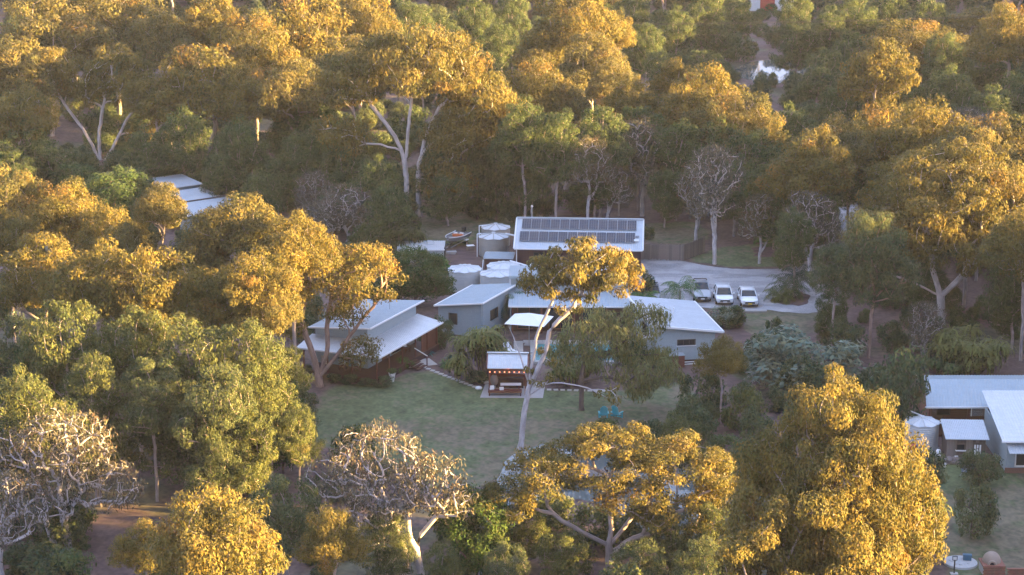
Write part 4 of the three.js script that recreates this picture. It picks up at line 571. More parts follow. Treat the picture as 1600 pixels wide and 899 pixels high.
// garden chairs
for (const [u, v, ry, label] of [[943, 655, Math.PI + .05, 'left turquoise garden chair on the lawn'], [964, 654, Math.PI - .55, 'right turquoise garden chair on the lawn, turned aside']]) {
  const p = at(u, v), t = thing('adirondack_chair', label, 'garden chair', [p.x, 0, p.z], ry, 'turquoise chairs'); for (let i = 0; i < 5; i++) { const k = (i - 2) / 2, h = .95 - .16 * k * k; part(t, 'back_slat', bx(.115, h, .025, k * .24, .36 + h / 2, -.3, 0, -.38), M.teal); part(t, 'seat_slat', bx(.56, .025, .1, 0, .36 - i * .018 + .04, -.2 + (4 - i) * .0 + i * .115, 0, .1), M.teal); } for (const s of [-1, 1]) { part(t, 'armrest', bx(.15, .03, .72, s * .36, .58, .02), M.teal); part(t, 'front_leg', bx(.1, .57, .03, s * .34, .285, .28), M.teal); part(t, 'back_leg', bx(.03, .12, .95, s * .28, .24, -.1, 0, .32), M.teal); } part(t, 'back_brace', bx(.66, .07, .03, 0, .58, -.38), M.teal);
}
{ const p = at(478, 692), t = thing('camp_chair', 'dark folding chair with a white cloth at the forest edge', 'chair', [p.x, 0, p.z], 1.2); part(t, 'seat', bx(.5, .04, .5, 0, .42, 0), M.deckDark); part(t, 'backrest', bx(.5, .6, .04, 0, .72, -.26, 0, -.2), M.clothWhite); for (const s of [-1, 1]) { part(t, 'leg', bar(V(s * .24, 0, .25), V(s * .24, .44, -.22), .02), M.blackMetal); part(t, 'leg', bar(V(s * .24, 0, -.25), V(s * .24, .44, .22), .02), M.blackMetal); }
  const q = at(446, 704); single('blue_tub', new THREE.LatheGeometry([[0, 0], [.25, 0], [.32, .35], [.28, .35], [.22, .05], [0, .05]].map(a => new THREE.Vector2(...a)), 16), M.blueBox, 'small dark blue tub beside the folding chair', 'tub', [q.x, 0, q.z]); }
{ // jetty on the dam
  const p = at(905, 752), t = thing('jetty', 'grey plank jetty half hidden behind the foreground gum', 'jetty', [p.x, 0, p.z], Y(12)); for (let i = 0; i < 22; i++) part(t, 'plank', bx(.2, .05, 1.5, -2.6 + i * .22, .55 + (i % 2) * .006, 0), M.woodGrey); for (const x of [-2.4, 0, 2.2]) for (const z of [-.65, .65]) part(t, 'pile', cyl(.08, .08, .9, x, .3, z, 8), M.woodOld); part(t, 'bearer', bx(4.8, .14, .1, 0, .45, .6), M.deckDark); part(t, 'bearer', bx(4.8, .14, .1, 0, .45, -.6), M.deckDark); }
{ // fire pit ring and log edging behind the tanks
  const p = at(752, 330), t = thing('fire_pit', 'ring of pale stones on the back lawn', 'fire pit', [p.x, 0, p.z]); for (let i = 0; i < 14; i++) { const a = i / 14 * 6.283, s = part(t, 'stone', rockG(i % 3), M.rock); s.position.set(Math.cos(a) * 1.0, .16, Math.sin(a) * 1.0); s.rotation.y = a * 3; s.scale.setScalar(.9 + .4 * rnd()); }
  const q = at(759, 308); for (let i = 0; i < 4; i++) single('edging_log', cyl(.14, .16, 2.2, 0, 0, 0, 8, 0, Math.PI / 2), M.barkGrey, ORD[i] + ' log from the left edging the bare earth behind the back lawn', 'log', [q.x + i * 2.1, .14, q.z + .3 * Math.sin(i * 2)], .1 * i, 'logs edging the bare earth');
  const w = at(959, 325); const k = thing('sleeper_wall', 'low pale sleeper retaining wall behind the shed', 'wall', [w.x, 0, w.z]); for (let i = 0; i < 2; i++) for (let j = 0; j < 2; j++) part(k, 'sleeper', bx(1.9, .24, .16, -1 + j * 1.95, .14 + i * .26, 0), M.woodGrey);
  const f = at(859, 336), d = thing('garden_statue', 'slim pale totem post behind the shed ridge', 'post', [f.x, 0, f.z]); part(d, 'shaft', cyl(.14, .1, 1.5, 0, .75, 0, 8), M.concrete); part(d, 'head', new THREE.SphereGeometry(.2, 10, 8).scale(1, 1.4, 1).translate(0, 1.7, 0), M.concrete); }
// ---------------------------------------------------------------- roofs at the upper left
{ const p = at(300, 300), t = thing('tree_house', 'pale blue roofed house half buried in the upper left trees', 'house', [-39.3, 0, -237.5], Y(38));
  part(t, 'upper_roof', sheet([-3.0, 3.1, -1.0], [2.6, 3.1, -1.0], [2.6, 3.5, -6.4], [-3.0, 3.5, -6.4], .24, .03), M.roofPale); part(t, 'wall', [bx(5.0, 2.9, .12, -.2, 1.5, -1.4), bx(.12, 2.9, 4.4, 2.3, 1.5, -3.7), bx(.12, 2.9, 4.4, -2.7, 1.5, -3.7)], M.wallBlue);
  part(t, 'middle_roof', sheet([-2.5, 2.3, 3.4], [2.4, 2.3, 3.4], [2.4, 2.75, -.9], [-2.5, 2.75, -.9], .24, .03), M.roofPale); part(t, 'side_roof', sheet([2.5, 2.3, -.9], [2.5, 2.3, 3.3], [5.0, 2.0, 3.3], [5.0, 2.0, -.9], .24, .03), M.roofPale); part(t, 'front_roof', sheet([-6.5, 1.9, 9.4], [3.2, 1.9, 9.4], [3.2, 2.2, 3.7], [-6.5, 2.2, 3.7], .24, .03), M.roofPale); gutter(t, [-2.5, 2.28, 3.5], [2.4, 2.28, 3.5], 'gutter', M.woodOld); part(t, 'post', bx(.12, 2.2, .12, 4.8, 1.1, 3.2), M.blackMetal); part(t, 'lower_wall', [bx(5, 2.2, .12, 0, 1.1, 3.0), bx(9, 1.8, .12, -1.7, .9, 9)], M.wallBlue); }
// ---------------------------------------------------------------- right hand neighbour
{ const t = thing('long_house', 'long house with a plain blue grey roof at the right edge', 'house', [33.3, 0, -152.8], 0); const W = 24;
  part(t, 'roof', sheet([0, 2.65, .2], [W, 2.65, .2], [W, 3.6, -4.2], [.7, 3.6, -4.2], .24, .03), M.roofGrey); part(t, 'roof', sheet([W, 2.65, -8.4], [.7, 2.65, -8.4], [.7, 3.6, -4.2], [W, 3.6, -4.2], .24, .03), M.roofGrey); gutter(t, [-.1, 2.6, .27], [W, 2.6, .27]);
  part(t, 'wall', [bx(W - 4, 2.55, .12, W / 2 + 1.6, 1.28, -2.2), bx(.12, 2.6, 6, .9, 1.3, -5)], M.brick); part(t, 'upper_panel', bx(2.7, .75, .08, 5.0, 2.15, -.1), M.paneClear); for (let i = 0; i < 3; i++) part(t, 'panel_frame', bx(.05, .8, .1, 3.7 + i * 1.3, 2.15, -.1), M.trimWhite);
  for (const x of [.3, 3.4, 6.5]) part(t, 'post', bx(.1, 2.55, .1, x, 1.28, 0), M.timberRed); for (let i = 0; i < 10; i++) part(t, 'weatherboard', bx(4.6, .17, .04, 4.2, .3 + i * .18, -2.1, 0, .1), M.timberRed); part(t, 'deck', bx(6.4, .2, 2, 3.6, .1, -1.1), M.deckRed); win(t, 1.9, 1.7, -2.08, 1.0, .9, 0, 1);
  const w = thing('gable_wing', 'pale roofed wing with white glazed doors at the right edge', 'house', [38.2, 0, -144.4]); part(w, 'roof', sheet([-.9, 2.75, .6], [9, 2.75, .6], [9, 4.1, -7.9], [-.6, 4.1, -7.9], .24, .03), M.roofZinc); part(w, 'awning', sheet([-.5, 2.05, 1.5], [9, 2.05, 1.5], [9, 2.4, .12], [-.5, 2.4, .12], .2, .03), M.roofPale); part(w, 'wall', [bx(9, .5, .14, 4.2, .25, 0), bx(9, .5, .14, 4.2, 2.45, 0), bx(.14, 2.7, 7.6, -.25, 1.35, -3.9), bx(.5, 1.6, .14, .0, 1.3, .005)], M.wallPale); part(w, 'plinth', bx(9.3, .42, .1, 4.2, .21, .12), M.brick); gutter(w, [-.95, 2.7, .66], [9, 2.7, .66]);
  for (let i = 0; i < 4; i++) { const d = part(w, 'glazed_door', [bx(.95, .09, .07, 0, .82, 0), bx(.95, .12, .07, 0, -.8, 0), bx(.1, 1.7, .07, -.42, 0, 0), bx(.1, 1.7, .07, .42, 0, 0)], M.trimWhite); d.position.set(.75 + i * 1.0, 1.35, .06); part(d, 'pane', bx(.76, 1.5, .03, 0, 0, 0), M.darkGlass); }
  tank([32.35, 0, -149.6], 1.32, 2.35, 'weathered round water tank left of the timber shack', M.tank, 8);
  pipe('white pipe from the long roof gutter down to the weathered tank', [[31.8, 2.6, -151.6], [34.0, 2.3, -149.2], [34.05, 1.4, -149.2]], .06);
  const s = thing('timber_shack', 'old grey board shack with a corrugated lean roof', 'shack', [33.75, 0, -146.6], Y(-3)); for (let i = 0; i < 12; i++) part(s, 'wall_board', bx(.235, 1.95 + .04 * rnd(), .04, .12 + i * .245, .98, .01 * (i % 2)), [M.woodOld, M.woodGrey, M.woodOld2][Math.floor(rnd() * 3)]); for (let i = 0; i < 10; i++) { part(s, 'wall_board', bx(.04, 2.2, .235, .02, 1.1, -.2 - i * .24), M.woodOld); part(s, 'wall_board', bx(.04, 2.2, .235, 2.95, 1.1, -.2 - i * .24), M.woodOld); } part(s, 'roof', sheet([-.2, 2.1, .45], [3.15, 2.1, .45], [3.15, 2.75, -2.5], [-.2, 2.75, -2.5], .14, .03), M.roofPale); win(s, 1.05, 1.35, .07, .6, .4, 0, 1, M.woodOld); part(s, 'shelf', bx(.8, .05, .25, 1.05, 1.08, .14), M.clothWhite); part(s, 'sign', bx(.28, .26, .03, .75, .5, .06), M.clothWhite); const dr = part(s, 'door', bx(.7, 1.7, .05, 2.35, .87, .06), M.woodOld); for (let i = 0; i < 3; i++) part(dr, 'door_slat', bx(.12, 1.3, .03, 2.14 + i * .2, .9, .1), M.clothWhite);
  const g = thing('gas_bottle', 'white gas bottle left of the timber shack', 'gas bottle', [33.2, 0, -147.0]); part(g, 'cylinder', new THREE.CapsuleGeometry(.2, .6, 6, 14).translate(0, .5, 0), M.clothWhite); part(g, 'valve', cyl(.05, .05, .16, 0, 1.05, 0, 8), M.rim);
  const dm = thing('drum', 'rusty red drum lying on the stone wall by the tank', 'drum', [31.2, .62, -147.8], .5); part(dm, 'body', cyl(.28, .28, .7, 0, .28, 0, 16, 0, Math.PI / 2), M.redPaint); part(dm, 'end_cap', cyl(.24, .24, .02, -.36, .28, 0, 16, 0, Math.PI / 2), M.concrete);
  const sw = thing('stone_wall', 'low rough stone wall in front of tank and shack', 'wall', [30.8, 0, -146.3]); for (let i = 0; i < 34; i++) { const r = part(sw, 'stone', rockG(i % 3), M.rock); r.position.set((i % 17) * .34 + .1 * rnd(), .14 + Math.floor(i / 17) * .24, (rnd() - .5) * .2); r.rotation.set(rnd() * 3, rnd() * 3, rnd() * 3); r.scale.setScalar(.9 + .3 * rnd()); }
  const tr = thing('folded_trestle', 'blue grey metal frame leaning on the lawn below the shack', 'frame', [34.9, 0, -144.4], .3); part(tr, 'sheet', bx(1.1, .9, .04, 0, .42, 0, 0, -.5), M.blueGrey); part(tr, 'leg', bar(V(-.9, .02, .5), V(.5, .8, -.1), .03), M.panelFrame); part(tr, 'leg', bar(V(.6, .02, .5), V(-.4, .8, -.1), .03), M.panelFrame);
  const bk = at(1476, 730); single('bucket', new THREE.LatheGeometry([[0, 0], [.12, 0], [.16, .28], [.14, .28], [.1, .04], [0, .04]].map(a => new THREE.Vector2(...a)), 14), M.clothWhite, 'small white bucket on the grass below the stone wall', 'bucket', [bk.x, 0, bk.z]);
}
{ const p = at(1501, 881), t = thing('septic_lid', 'round pale concrete tank lid on the right lawn', 'tank lid', [p.x, 0, p.z]); part(t, 'slab', cyl(1.14, 1.12, .14, 0, .07, 0, 40), M.concrete2); for (const [x, z, r] of [[-.5, -.25, .26], [-.4, .4, .12], [-.1, .5, .14], [.45, .35, .1]]) part(t, 'cover', cyl(r, r * .95, .05, x, .16, z, 20), M.concrete2);
  const b = thing('pump_box', 'blue box standing on the round concrete lid', 'box', [p.x + .52, .14, p.z - .35], -.15); part(b, 'case', bx(.55, .32, .36, 0, .16, 0), M.blueBox); part(b, 'lid', bx(.6, .07, .4, 0, .35, 0, 0, -.06), M.blueBox);
  const q = at(1491, 897), l = thing('garden_lamp', 'dark lamp post with a square white head before the round lid', 'lamp post', [q.x, 0, q.z]); part(l, 'pole', cyl(.05, .05, 1.0, 0, .5, 0, 10), M.blackMetal); part(l, 'head', [bx(.3, .28, .02, 0, 1.12, -.02), bx(.3, .03, .06, 0, 1.26, 0), bx(.3, .03, .06, 0, .98, 0), bx(.03, .3, .06, -.15, 1.12, 0), bx(.03, .3, .06, .15, 1.12, 0)], M.blackMetal); part(l, 'lens', bx(.25, .23, .02, 0, 1.12, .005), M.lampGlass); part(l, 'footing', bx(.5, .06, .35, 0, .03, 0), M.concrete2);
  const o = at(1551, 897), v = thing('pizza_oven', 'domed clay pizza oven on a red brick bench at the bottom right', 'oven', [o.x, 0, o.z - .3]); part(v, 'dome', new THREE.SphereGeometry(.62, 24, 16, 0, 6.2832, 0, Math.PI / 2).scale(1, 1.1, 1).translate(0, .72, -.15), M.oven); part(v, 'mouth_arch', new THREE.TorusGeometry(.22, .09, 8, 16, Math.PI).translate(-.12, .74, .5), M.oven); part(v, 'mouth', cyl(.2, .2, .12, -.12, .8, .46, 16, Math.PI / 2), M.blackMetal); part(v, 'hearth', bx(1.5, .1, 1.5, 0, .67, 0), M.brickRed); for (let j = 0; j < 5; j++) for (let i = 0; i < 6; i++) part(v, 'brick', bx(.23, .1, .1, -.62 + i * .245 + (j % 2) * .04, .08 + j * .115, .68), rnd() < .5 ? M.brick : M.brickRed); part(v, 'base', bx(1.42, .6, 1.3, 0, .31, 0), M.concrete2);
  const w = thing('brick_wall', 'low red brick wall running right from the pizza oven', 'wall', [o.x + .9, 0, o.z + .35]); for (let j = 0; j < 4; j++) for (let i = 0; i < 14; i++) part(w, 'brick', bx(.23, .1, .12, .12 + i * .245 + (j % 2) * .1, .07 + j * .115, 0), rnd() < .5 ? M.brick : M.brickRed); part(w, 'coping', bx(3.6, .06, .2, 1.75, .5, 0), M.brickRed); }
// ---------------------------------------------------------------- far off: barn and power line
{ const p = at(1200, 17), t = thing('far_barn', 'far white shed with a tall red door at the top edge', 'shed', [p.x, 0, p.z]); part(t, 'front_wall', [bx(2.2, 6, .2, -2.9, 3, 0), bx(4.2, 6, .2, 3.6, 3, 0), bx(3.4, 1, .2, -.1, 5.5, 0)], M.farWhite); part(t, 'door', bx(3.3, 5, .12, -.1, 2.5, 0), M.redPaint); part(t, 'roof', sheet([-4.4, 6.1, .4], [6, 6.1, .4], [6, 7.4, -8], [-4.4, 7.4, -8], .3, .03), M.roofPale); part(t, 'side_wall', [bx(.2, 6, 8, -3.9, 3, -4.1), bx(.2, 6, 8, 5.6, 3, -4.1)], M.farWhite);
  for (const s of [-1, 1]) { const q = thing('power_pole', s < 0 ? 'timber power pole beyond the left edge' : 'timber power pole beyond the right edge', 'power pole', [s * 112, 0, -345]); part(q, 'pole', cyl(.18, .14, 13, 0, 6.5, 0, 10), M.woodOld); part(q, 'crossarm', bx(.14, .14, 2.4, 0, 12.2, 0), M.woodOld); part(q, 'crossarm', bx(.14, .14, 2.0, 0, 10.2, 0), M.woodOld); }
  [[12.3, -1.1], [12.3, -.4], [12.3, .4], [12.3, 1.1], [10.3, -.8], [10.3, .8]].forEach(([y, z], i) => { const c = new THREE.CatmullRomCurve3([-112, -56, 0, 56, 112].map(x => V(x, y - 2.6 * (1 - (x / 112) ** 2), -345 + z))); single('power_line', new THREE.TubeGeometry(c, 40, .018, 4), M.wire, `thin power line strung across the top of the forest, ${['rear upper', 'second upper', 'third upper', 'front upper', 'rear lower', 'front lower'][i]} strand`, 'power line', [0, 0, 0], 0, 'power lines across the forest'); }); }
// ---------------------------------------------------------------- the trees one can tell apart
hero('gum_tree', 'tall leaning gum on the lawn in front of the gazebo, bare pale stems, sunlit top', 812, 702, { seed: 301, ...GUM, puff: .72, leaves: 95, twig: .03, pipe: .42, pathCost: .12, floor: -.8, shell: .6, minJoin: 5.2, kink: .2, russet: .05, len: .36, wid: .13, droop: .8,
  stems: [{ pts: [[0, -.2, 0], [.25, 2, 0], [.5, 4, 0], [.75, 5.4, 0]], thick: 40 }, { pts: [[.75, 5.4, 0], [.3, 6.8, .2], [-.1, 8.2, .2], [-.9, 10.2, .1]], at: 1, thick: 14 }, { pts: [[.75, 5.4, 0], [1.1, 8, -.2], [1.6, 10, -.3], [2.6, 12.2, -.2]], at: 1, thick: 8 }, { pts: [[.7, 5, 0], [2.0, 8.2, .4], [2.4, 10, .6], [4.2, 11.8, .4]], at: 1, thick: 8 }, { pts: [[.5, 4.2, 0], [2.2, 5.6, .6], [4.4, 5.6, 1.0], [6.6, 5.0, 1.2]], at: 1, thick: 9 }],
  lobes: [{ c: [4.8, 15.0, 0], r: [3.2, 2.1, 2.6], n: 58, gap: .6 }, { c: [2.2, 14.2, .4], r: [2.0, 1.5, 1.8], n: 20, gap: .6 }, { c: [7.4, 14.4, .2], r: [1.8, 1.8, 1.8], n: 22, gap: .6 }, { c: [4.2, 12.2, .4], r: [1.7, 1.0, 1.6], n: 9, gap: .6, s: .85 }, { c: [7.3, 5.0, 1.3], r: [1.3, .6, 1], n: 6, s: .7 }, { c: [1.3, 7.0, .4], r: [1.4, 1.6, .8], n: 7, s: .6 }] }, 'barkSilver', 'leafWarm');
hero('weeping_tree', 'olive weeping tree with a slim dark trunk beside the blue garden chairs', 909, 641, { seed: 311, c1: [.14, .155, .055], c2: [.2, .21, .08], puff: .75, leaves: 85, twig: .026, pathCost: .2, shell: .55, floor: -.9, flat: 1.15, droop: 1.6, len: .5, wid: .1, minJoin: 2, minY: 1.0, russet: 0,
  stems: [{ pts: [[0, -.2, 0], [-.05, 1.6, 0], [0, 3.4, -.1], [.4, 5.6, -.3]], thick: 10 }],
  lobes: [{ c: [1.0, 6.2, 0], r: [3.1, 2.0, 2.6], n: 52, gap: .6 }, { c: [5.4, 3.4, .2], r: [3.2, 1.7, 2.4], n: 46, gap: .6 }, { c: [4.6, 7.4, -.8], r: [2.8, 1.3, 2.0], n: 26, gap: .6 }, { c: [-2.0, 5.2, .2], r: [1.5, .9, 1.4], n: 8 }] }, 'barkDark');
hero('gum_tree', 'spreading gum in the centre foreground with open grey limbs under golden foliage', 955, 897, { seed: 321, ...GUM, puff: .74, leaves: 190, twig: .028, pathCost: .4, shell: .7, floor: -.3, kink: .18, minJoin: 2.2, len: .22, wid: .1,
  stems: [{ pts: [[0, -.3, 0], [-.1, 1, 0], [-.2, 2.3, 0]], thick: 30 }, { pts: [[-.2, 2.3, 0], [-2.2, 3.6, .2], [-4.2, 5.4, .2], [-4.6, 7.4, -.3]], at: 1, thick: 5 }, { pts: [[-.2, 2.2, 0], [.0, 4.2, -.6], [-.3, 6.4, -1.2], [.2, 8, -1.5]], at: 1, thick: 6 }, { pts: [[0, 1.6, 0], [1.6, 3.2, .5], [3.8, 3.9, .8], [6, 4.3, .8]], at: 1, thick: 6 }, { pts: [[-.1, 2.3, 0], [1.6, 4.6, -.8], [3.2, 6.6, -1.2]], at: 1, thick: 5 }],
  lobes: [{ c: [-.6, 9.0, -1.0], r: [4.2, 2.0, 4], n: 66, gap: .62 }, { c: [-4.8, 8.0, 0], r: [2.6, 1.6, 3], n: 32, gap: .62 }, { c: [4.4, 8.4, -.6], r: [3.8, 2.2, 3.6], n: 56, gap: .62 }, { c: [-7.0, 5.8, .6], r: [1.7, 1.7, 1.8], n: 18, gap: .6 }, { c: [4.6, 5.2, 1.0], r: [3.0, 1.3, 2.4], n: 30, gap: .6 }, { c: [1.6, 6.4, 1.0], r: [2.2, 1.0, 2], n: 14 }, { c: [7.0, 6.2, 0], r: [1.8, 1.6, 2], n: 16 }] }, 'barkGrey', 'leafWarm', [1, .88, 1]);
hero('gum_tree', 'huge rounded gum in bright golden light left of the timber shack', 1292, 1030, { seed: 331, ...GUM, puff: .82, leaves: 260, twig: .028, shell: .8, floor: -.85, len: .2, wid: .1, flat: .7, pathCost: .3,
  stems: [{ pts: [[0, -.3, 0], [.1, 2, 0], [0, 4, 0], [-.3, 7, 0]], thick: 20 }],
  lobes: [{ c: [.2, 8.3, 0], r: [5.0, 4.4, 5], n: 170, gap: .72 }, { c: [.2, 9.4, 2.2], r: [3.4, 2.6, 2.8], n: 60, gap: .72 }, { c: [-4.2, 7.2, 1.0], r: [2.8, 3.2, 3], n: 60, gap: .72 }, { c: [4.2, 6.8, .8], r: [2.5, 3.4, 3], n: 60, gap: .72 }, { c: [0, 6.6, 3.6], r: [4.2, 2.4, 2], n: 50, gap: .72 }, { c: [0, 4.6, 2.4], r: [3.8, 2.2, 2.8], n: 40, gap: .72 }] }, 'barkGrey', 'leafWarm', [.9, 1.36, .95]);
hero('gum_tree', 'low golden gum crown at the bottom edge in front of the huge rounded gum', 1245, 1085, { seed: 333, ...GUM, puff: .78, leaves: 240, twig: .028, shell: .8, floor: -.8, len: .2, wid: .1, flat: .7,
  stems: [{ pts: [[0, -.3, 0], [0, 2, 0], [.2, 5, 0]], thick: 10 }], lobes: [{ c: [0, 6.6, 0], r: [4.4, 2.8, 3.6], n: 90, gap: .7 }, { c: [-3, 5.0, .6], r: [2.4, 2.2, 2.4], n: 30, gap: .7 }, { c: [3, 5.2, .4], r: [2.2, 2.0, 2.2], n: 28, gap: .7 }] }, 'barkGrey', 'leafWarm', [1.0, 1.36, 1.0]);
hero('gum_tree', 'reddish limbed gum with golden crown leaning over the verandah roof', 500, 604, { seed: 341, ...GUM, puff: .85, leaves: 125, twig: .036, pathCost: .4, len: .26, wid: .12, shell: .7, floor: -.45, minJoin: 2.6, kink: .16, russet: .05,
  stems: [{ pts: [[0, -.3, 0], [-.1, .8, .2]], thick: 14 }, { pts: [[-.1, .7, .2], [-.6, 3, .2], [-1.4, 5.2, 0], [-1.0, 7.4, -.4]], at: 1, thick: 12 }, { pts: [[-.1, .7, .2], [.7, 3.0, .4], [.8, 5.2, .2], [1.2, 7.6, 0]], at: 1, thick: 10 }, { pts: [[0, .8, .2], [1.7, 2.8, .6], [3.0, 4.6, .8], [4.4, 6.2, .6]], at: 1, thick: 8 }],
  lobes: [{ c: [-.2, 9.4, -.4], r: [3.8, 2.5, 3.2], n: 66, gap: .65 }, { c: [4.2, 8.8, 0], r: [2.9, 2.4, 2.8], n: 40, gap: .65 }, { c: [-3.4, 8.2, -.4], r: [2.6, 2.6, 2.6], n: 34, gap: .65 }, { c: [3.6, 3.0, .8], r: [1.7, 1.1, 1.1], n: 12, s: .85 }, { c: [2.6, 6.2, .4], r: [1.8, 1.3, 1.6], n: 12 }, { c: [-3.2, 4.8, 0], r: [2, 1.8, 2], n: 16 }] }, 'barkPink', 'leafWarm', [1, 1.12, 1]);
hero('gum_tree', 'broad gum right of the drive with forked white trunk and heavy golden crown', 1471, 508, { seed: 351, ...GUM, puff: .95, leaves: 190, twig: .028, pathCost: .4, shell: .72, floor: -.4, minJoin: 2.6, kink: .14, len: .3, wid: .13, droop: .9,
  stems: [{ pts: [[0, -.3, 0], [-.1, 1.4, 0], [-.2, 2.8, 0]], thick: 34 }, { pts: [[-.2, 2.7, 0], [-2, 3.8, .2], [-4.4, 4.8, .3], [-6.4, 5.8, .2]], at: 1, thick: 5 }, { pts: [[-.2, 2.7, 0], [-.9, 5, 0], [-1.2, 7, 0], [-1.6, 9.4, 0]], at: 1, thick: 6 }, { pts: [[-.1, 2.7, 0], [1.2, 4.4, .2], [2.8, 6.6, 0], [4.2, 8.6, 0]], at: 1, thick: 6 }],
  lobes: [{ c: [1, 12.4, -.5], r: [6.2, 4.0, 5.5], n: 120, gap: .8 }, { c: [-5.2, 8.4, 0], r: [3.4, 2.4, 3.4], n: 40, gap: .8 }, { c: [6.0, 9.0, 0], r: [3.6, 3.2, 3.6], n: 46, gap: .8 }, { c: [.6, 8.0, 2.4], r: [4.6, 2.2, 3], n: 40, gap: .8 }, { c: [-2.5, 10.2, 1.6], r: [3.2, 2.4, 3], n: 26, gap: .8 }] }, 'barkWhite', 'leafWarm', [1.12, 1.05, 1.1]);
hero('gum_tree', 'largest gum behind the water tanks, white twisting limbs under a wide golden crown', 642, 338, { seed: 361, ...GUM, puff: 1.25, leaves: 165, twig: .034, pathCost: .38, shell: .7, floor: -.45, minJoin: 5, kink: .2, len: .42, wid: .17, droop: .9,
  stems: [{ pts: [[0, -.3, 0], [-.5, 3, 0], [-.6, 6, 0], [-1.6, 9.4, 0], [-4.6, 13.6, 0]], thick: 30 }, { pts: [[-.6, 6.4, 0], [-.2, 10, .4], [.2, 13.6, .3], [1.0, 17, 0]], at: 1, thick: 10 }, { pts: [[.9, -.3, .2], [1.0, 3.6, .2], [1.2, 7, .3], [3.4, 9.6, .6], [6.6, 10.4, .8]], thick: 22 }, { pts: [[1.2, 7, .3], [2.0, 10, .2], [3.6, 13.4, 0]], at: 1, thick: 8 }],
  lobes: [{ c: [.6, 18.2, -.5], r: [7.6, 4.2, 6.5], n: 130, gap: .85 }, { c: [8.2, 14.0, 0], r: [4.4, 3.6, 4.6], n: 60, gap: .85 }, { c: [-7.0, 16.2, 0], r: [3.6, 3.2, 4], n: 44, gap: .85 }, { c: [5.8, 10.2, 1.8], r: [3.6, 2.6, 3.2], n: 30, gap: .85 }, { c: [5.0, 5.4, 1.6], r: [3.4, 2.4, 2.6], n: 26, gap: .8 }, { c: [-8.4, 9.6, 0], r: [3, 2.4, 3], n: 20 }, { c: [10.8, 11.8, .6], r: [2.0, 2.2, 2.2], n: 16 }] }, 'barkWhite', 'leafWarm');
hero('gum_tree', 'white many stemmed gum in the upper left forest, crown glowing on its right', 156, 250, { seed: 371, ...GUM, puff: 1.0, leaves: 135, twig: .034, pathCost: .38, shell: .68, floor: -.5, minJoin: 3.4, kink: .18, len: .38, wid: .15, droop: 1,
  stems: [{ pts: [[0, -.3, 0], [-1.6, 3.4, 0], [-4.6, 8, 0], [-6.2, 12, 0]], thick: 16 }, { pts: [[.1, -.3, 0], [.0, 3, 0], [.6, 6.4, 0], [1.4, 10, 0]], thick: 14 }, { pts: [[.6, -.3, .2], [2.4, 2.6, .2], [4.0, 5.6, .2], [6, 8, 0]], thick: 12 }],
  lobes: [{ c: [3.0, 11.6, 0], r: [5.0, 3.8, 4.4], n: 80, gap: .75 }, { c: [-5.4, 13.2, 0], r: [3.4, 2.4, 3.2], n: 36, gap: .75 }, { c: [-1.6, 9.8, 0], r: [2.6, 2, 2.6], n: 22, gap: .75 }, { c: [7.0, 7.8, .4], r: [2.4, 2.6, 2.4], n: 24, gap: .75 }, { c: [6.6, 3.6, .8], r: [2.4, 1.8, 2], n: 14 }, { c: [-8.2, 9, 0], r: [1.6, 1.6, 1.6], n: 8 }] }, 'barkWhite', 'leafWarm');
const GREYT = { ...GREY, puff: .6, leaves: 15, twig: .026, pipe: .42, kink: .26, seg: .4, pathCost: .16, shell: .5, floor: -.75, russet: .2, len: .27, wid: .11, droop: .9, minY: 1.2 };
hero('paperbark_tree', 'grey leafless looking paperbark at the near edge of the lawn', 640, 925, { seed: 381, ...GREYT, minJoin: 2,
  stems: [{ pts: [[-.4, -.3, 0], [-.2, 2.6, 0], [-.9, 5.0, .2], [-1.6, 7, 0]], thick: 12 }, { pts: [[.9, -.3, 0], [.5, 2.6, 0], [-.1, 4.8, .2], [.6, 6.6, 0]], thick: 14 }, { pts: [[.4, 3.4, 0], [1.8, 5.4, .2], [2.8, 6.8, .2]], at: 1, thick: 4 }],
  lobes: [{ c: [-1.6, 8.4, 0], r: [3.4, 3.0, 3.2], n: 260, gap: .36 }, { c: [-4.4, 7.2, 0], r: [2.4, 2.3, 2.4], n: 120, gap: .36 }, { c: [1.6, 7.6, .2], r: [2.4, 2.0, 2.4], n: 110, gap: .36 }, { c: [3.0, 6.4, .3], r: [1.4, 1.4, 1.4], n: 24, gap: .45 }, { c: [-2.6, 5, .4], r: [2, 1.6, 2], n: 40, gap: .45 }] }, 'barkSilver');
hero('paperbark_tree', 'silver branched paperbark in the lower left clearing', 105, 872, { seed: 391, ...GREYT, minJoin: 2,
  stems: [{ pts: [[0, -.3, 0], [0, 2.6, 0], [-.2, 5.0, .2], [.4, 8, 0]], thick: 14 }, { pts: [[-.2, -.3, .2], [-1.2, 2.4, .2], [-1.4, 4.8, .2], [-3.2, 8, 0]], thick: 10 }],
  lobes: [{ c: [.2, 8.2, 0], r: [3.2, 2.6, 3], n: 230, gap: .36 }, { c: [-3.4, 7.0, 0], r: [2.2, 2.2, 2.2], n: 90, gap: .36 }, { c: [2.8, 5.2, .2], r: [2.6, 1.8, 2.2], n: 110, gap: .36 }, { c: [-1, 4.6, .6], r: [2.6, 1.6, 2], n: 50, gap: .45 }] }, 'barkSilver');
hero('paperbark_tree', 'pale pink and grey paperbark cut by the left edge at the bottom', 8, 920, { seed: 395, ...GREYT, minJoin: 1.5,
  stems: [{ pts: [[0, -.3, 0], [-.3, 2, 0], [0, 4, 0], [.4, 6, 0]], thick: 8 }], lobes: [{ c: [.4, 5.6, 0], r: [3.0, 2.4, 2.8], n: 190, gap: .36 }] }, 'barkSilver');
const G2 = (u, v, h, w) => ({ u, v, h, w });
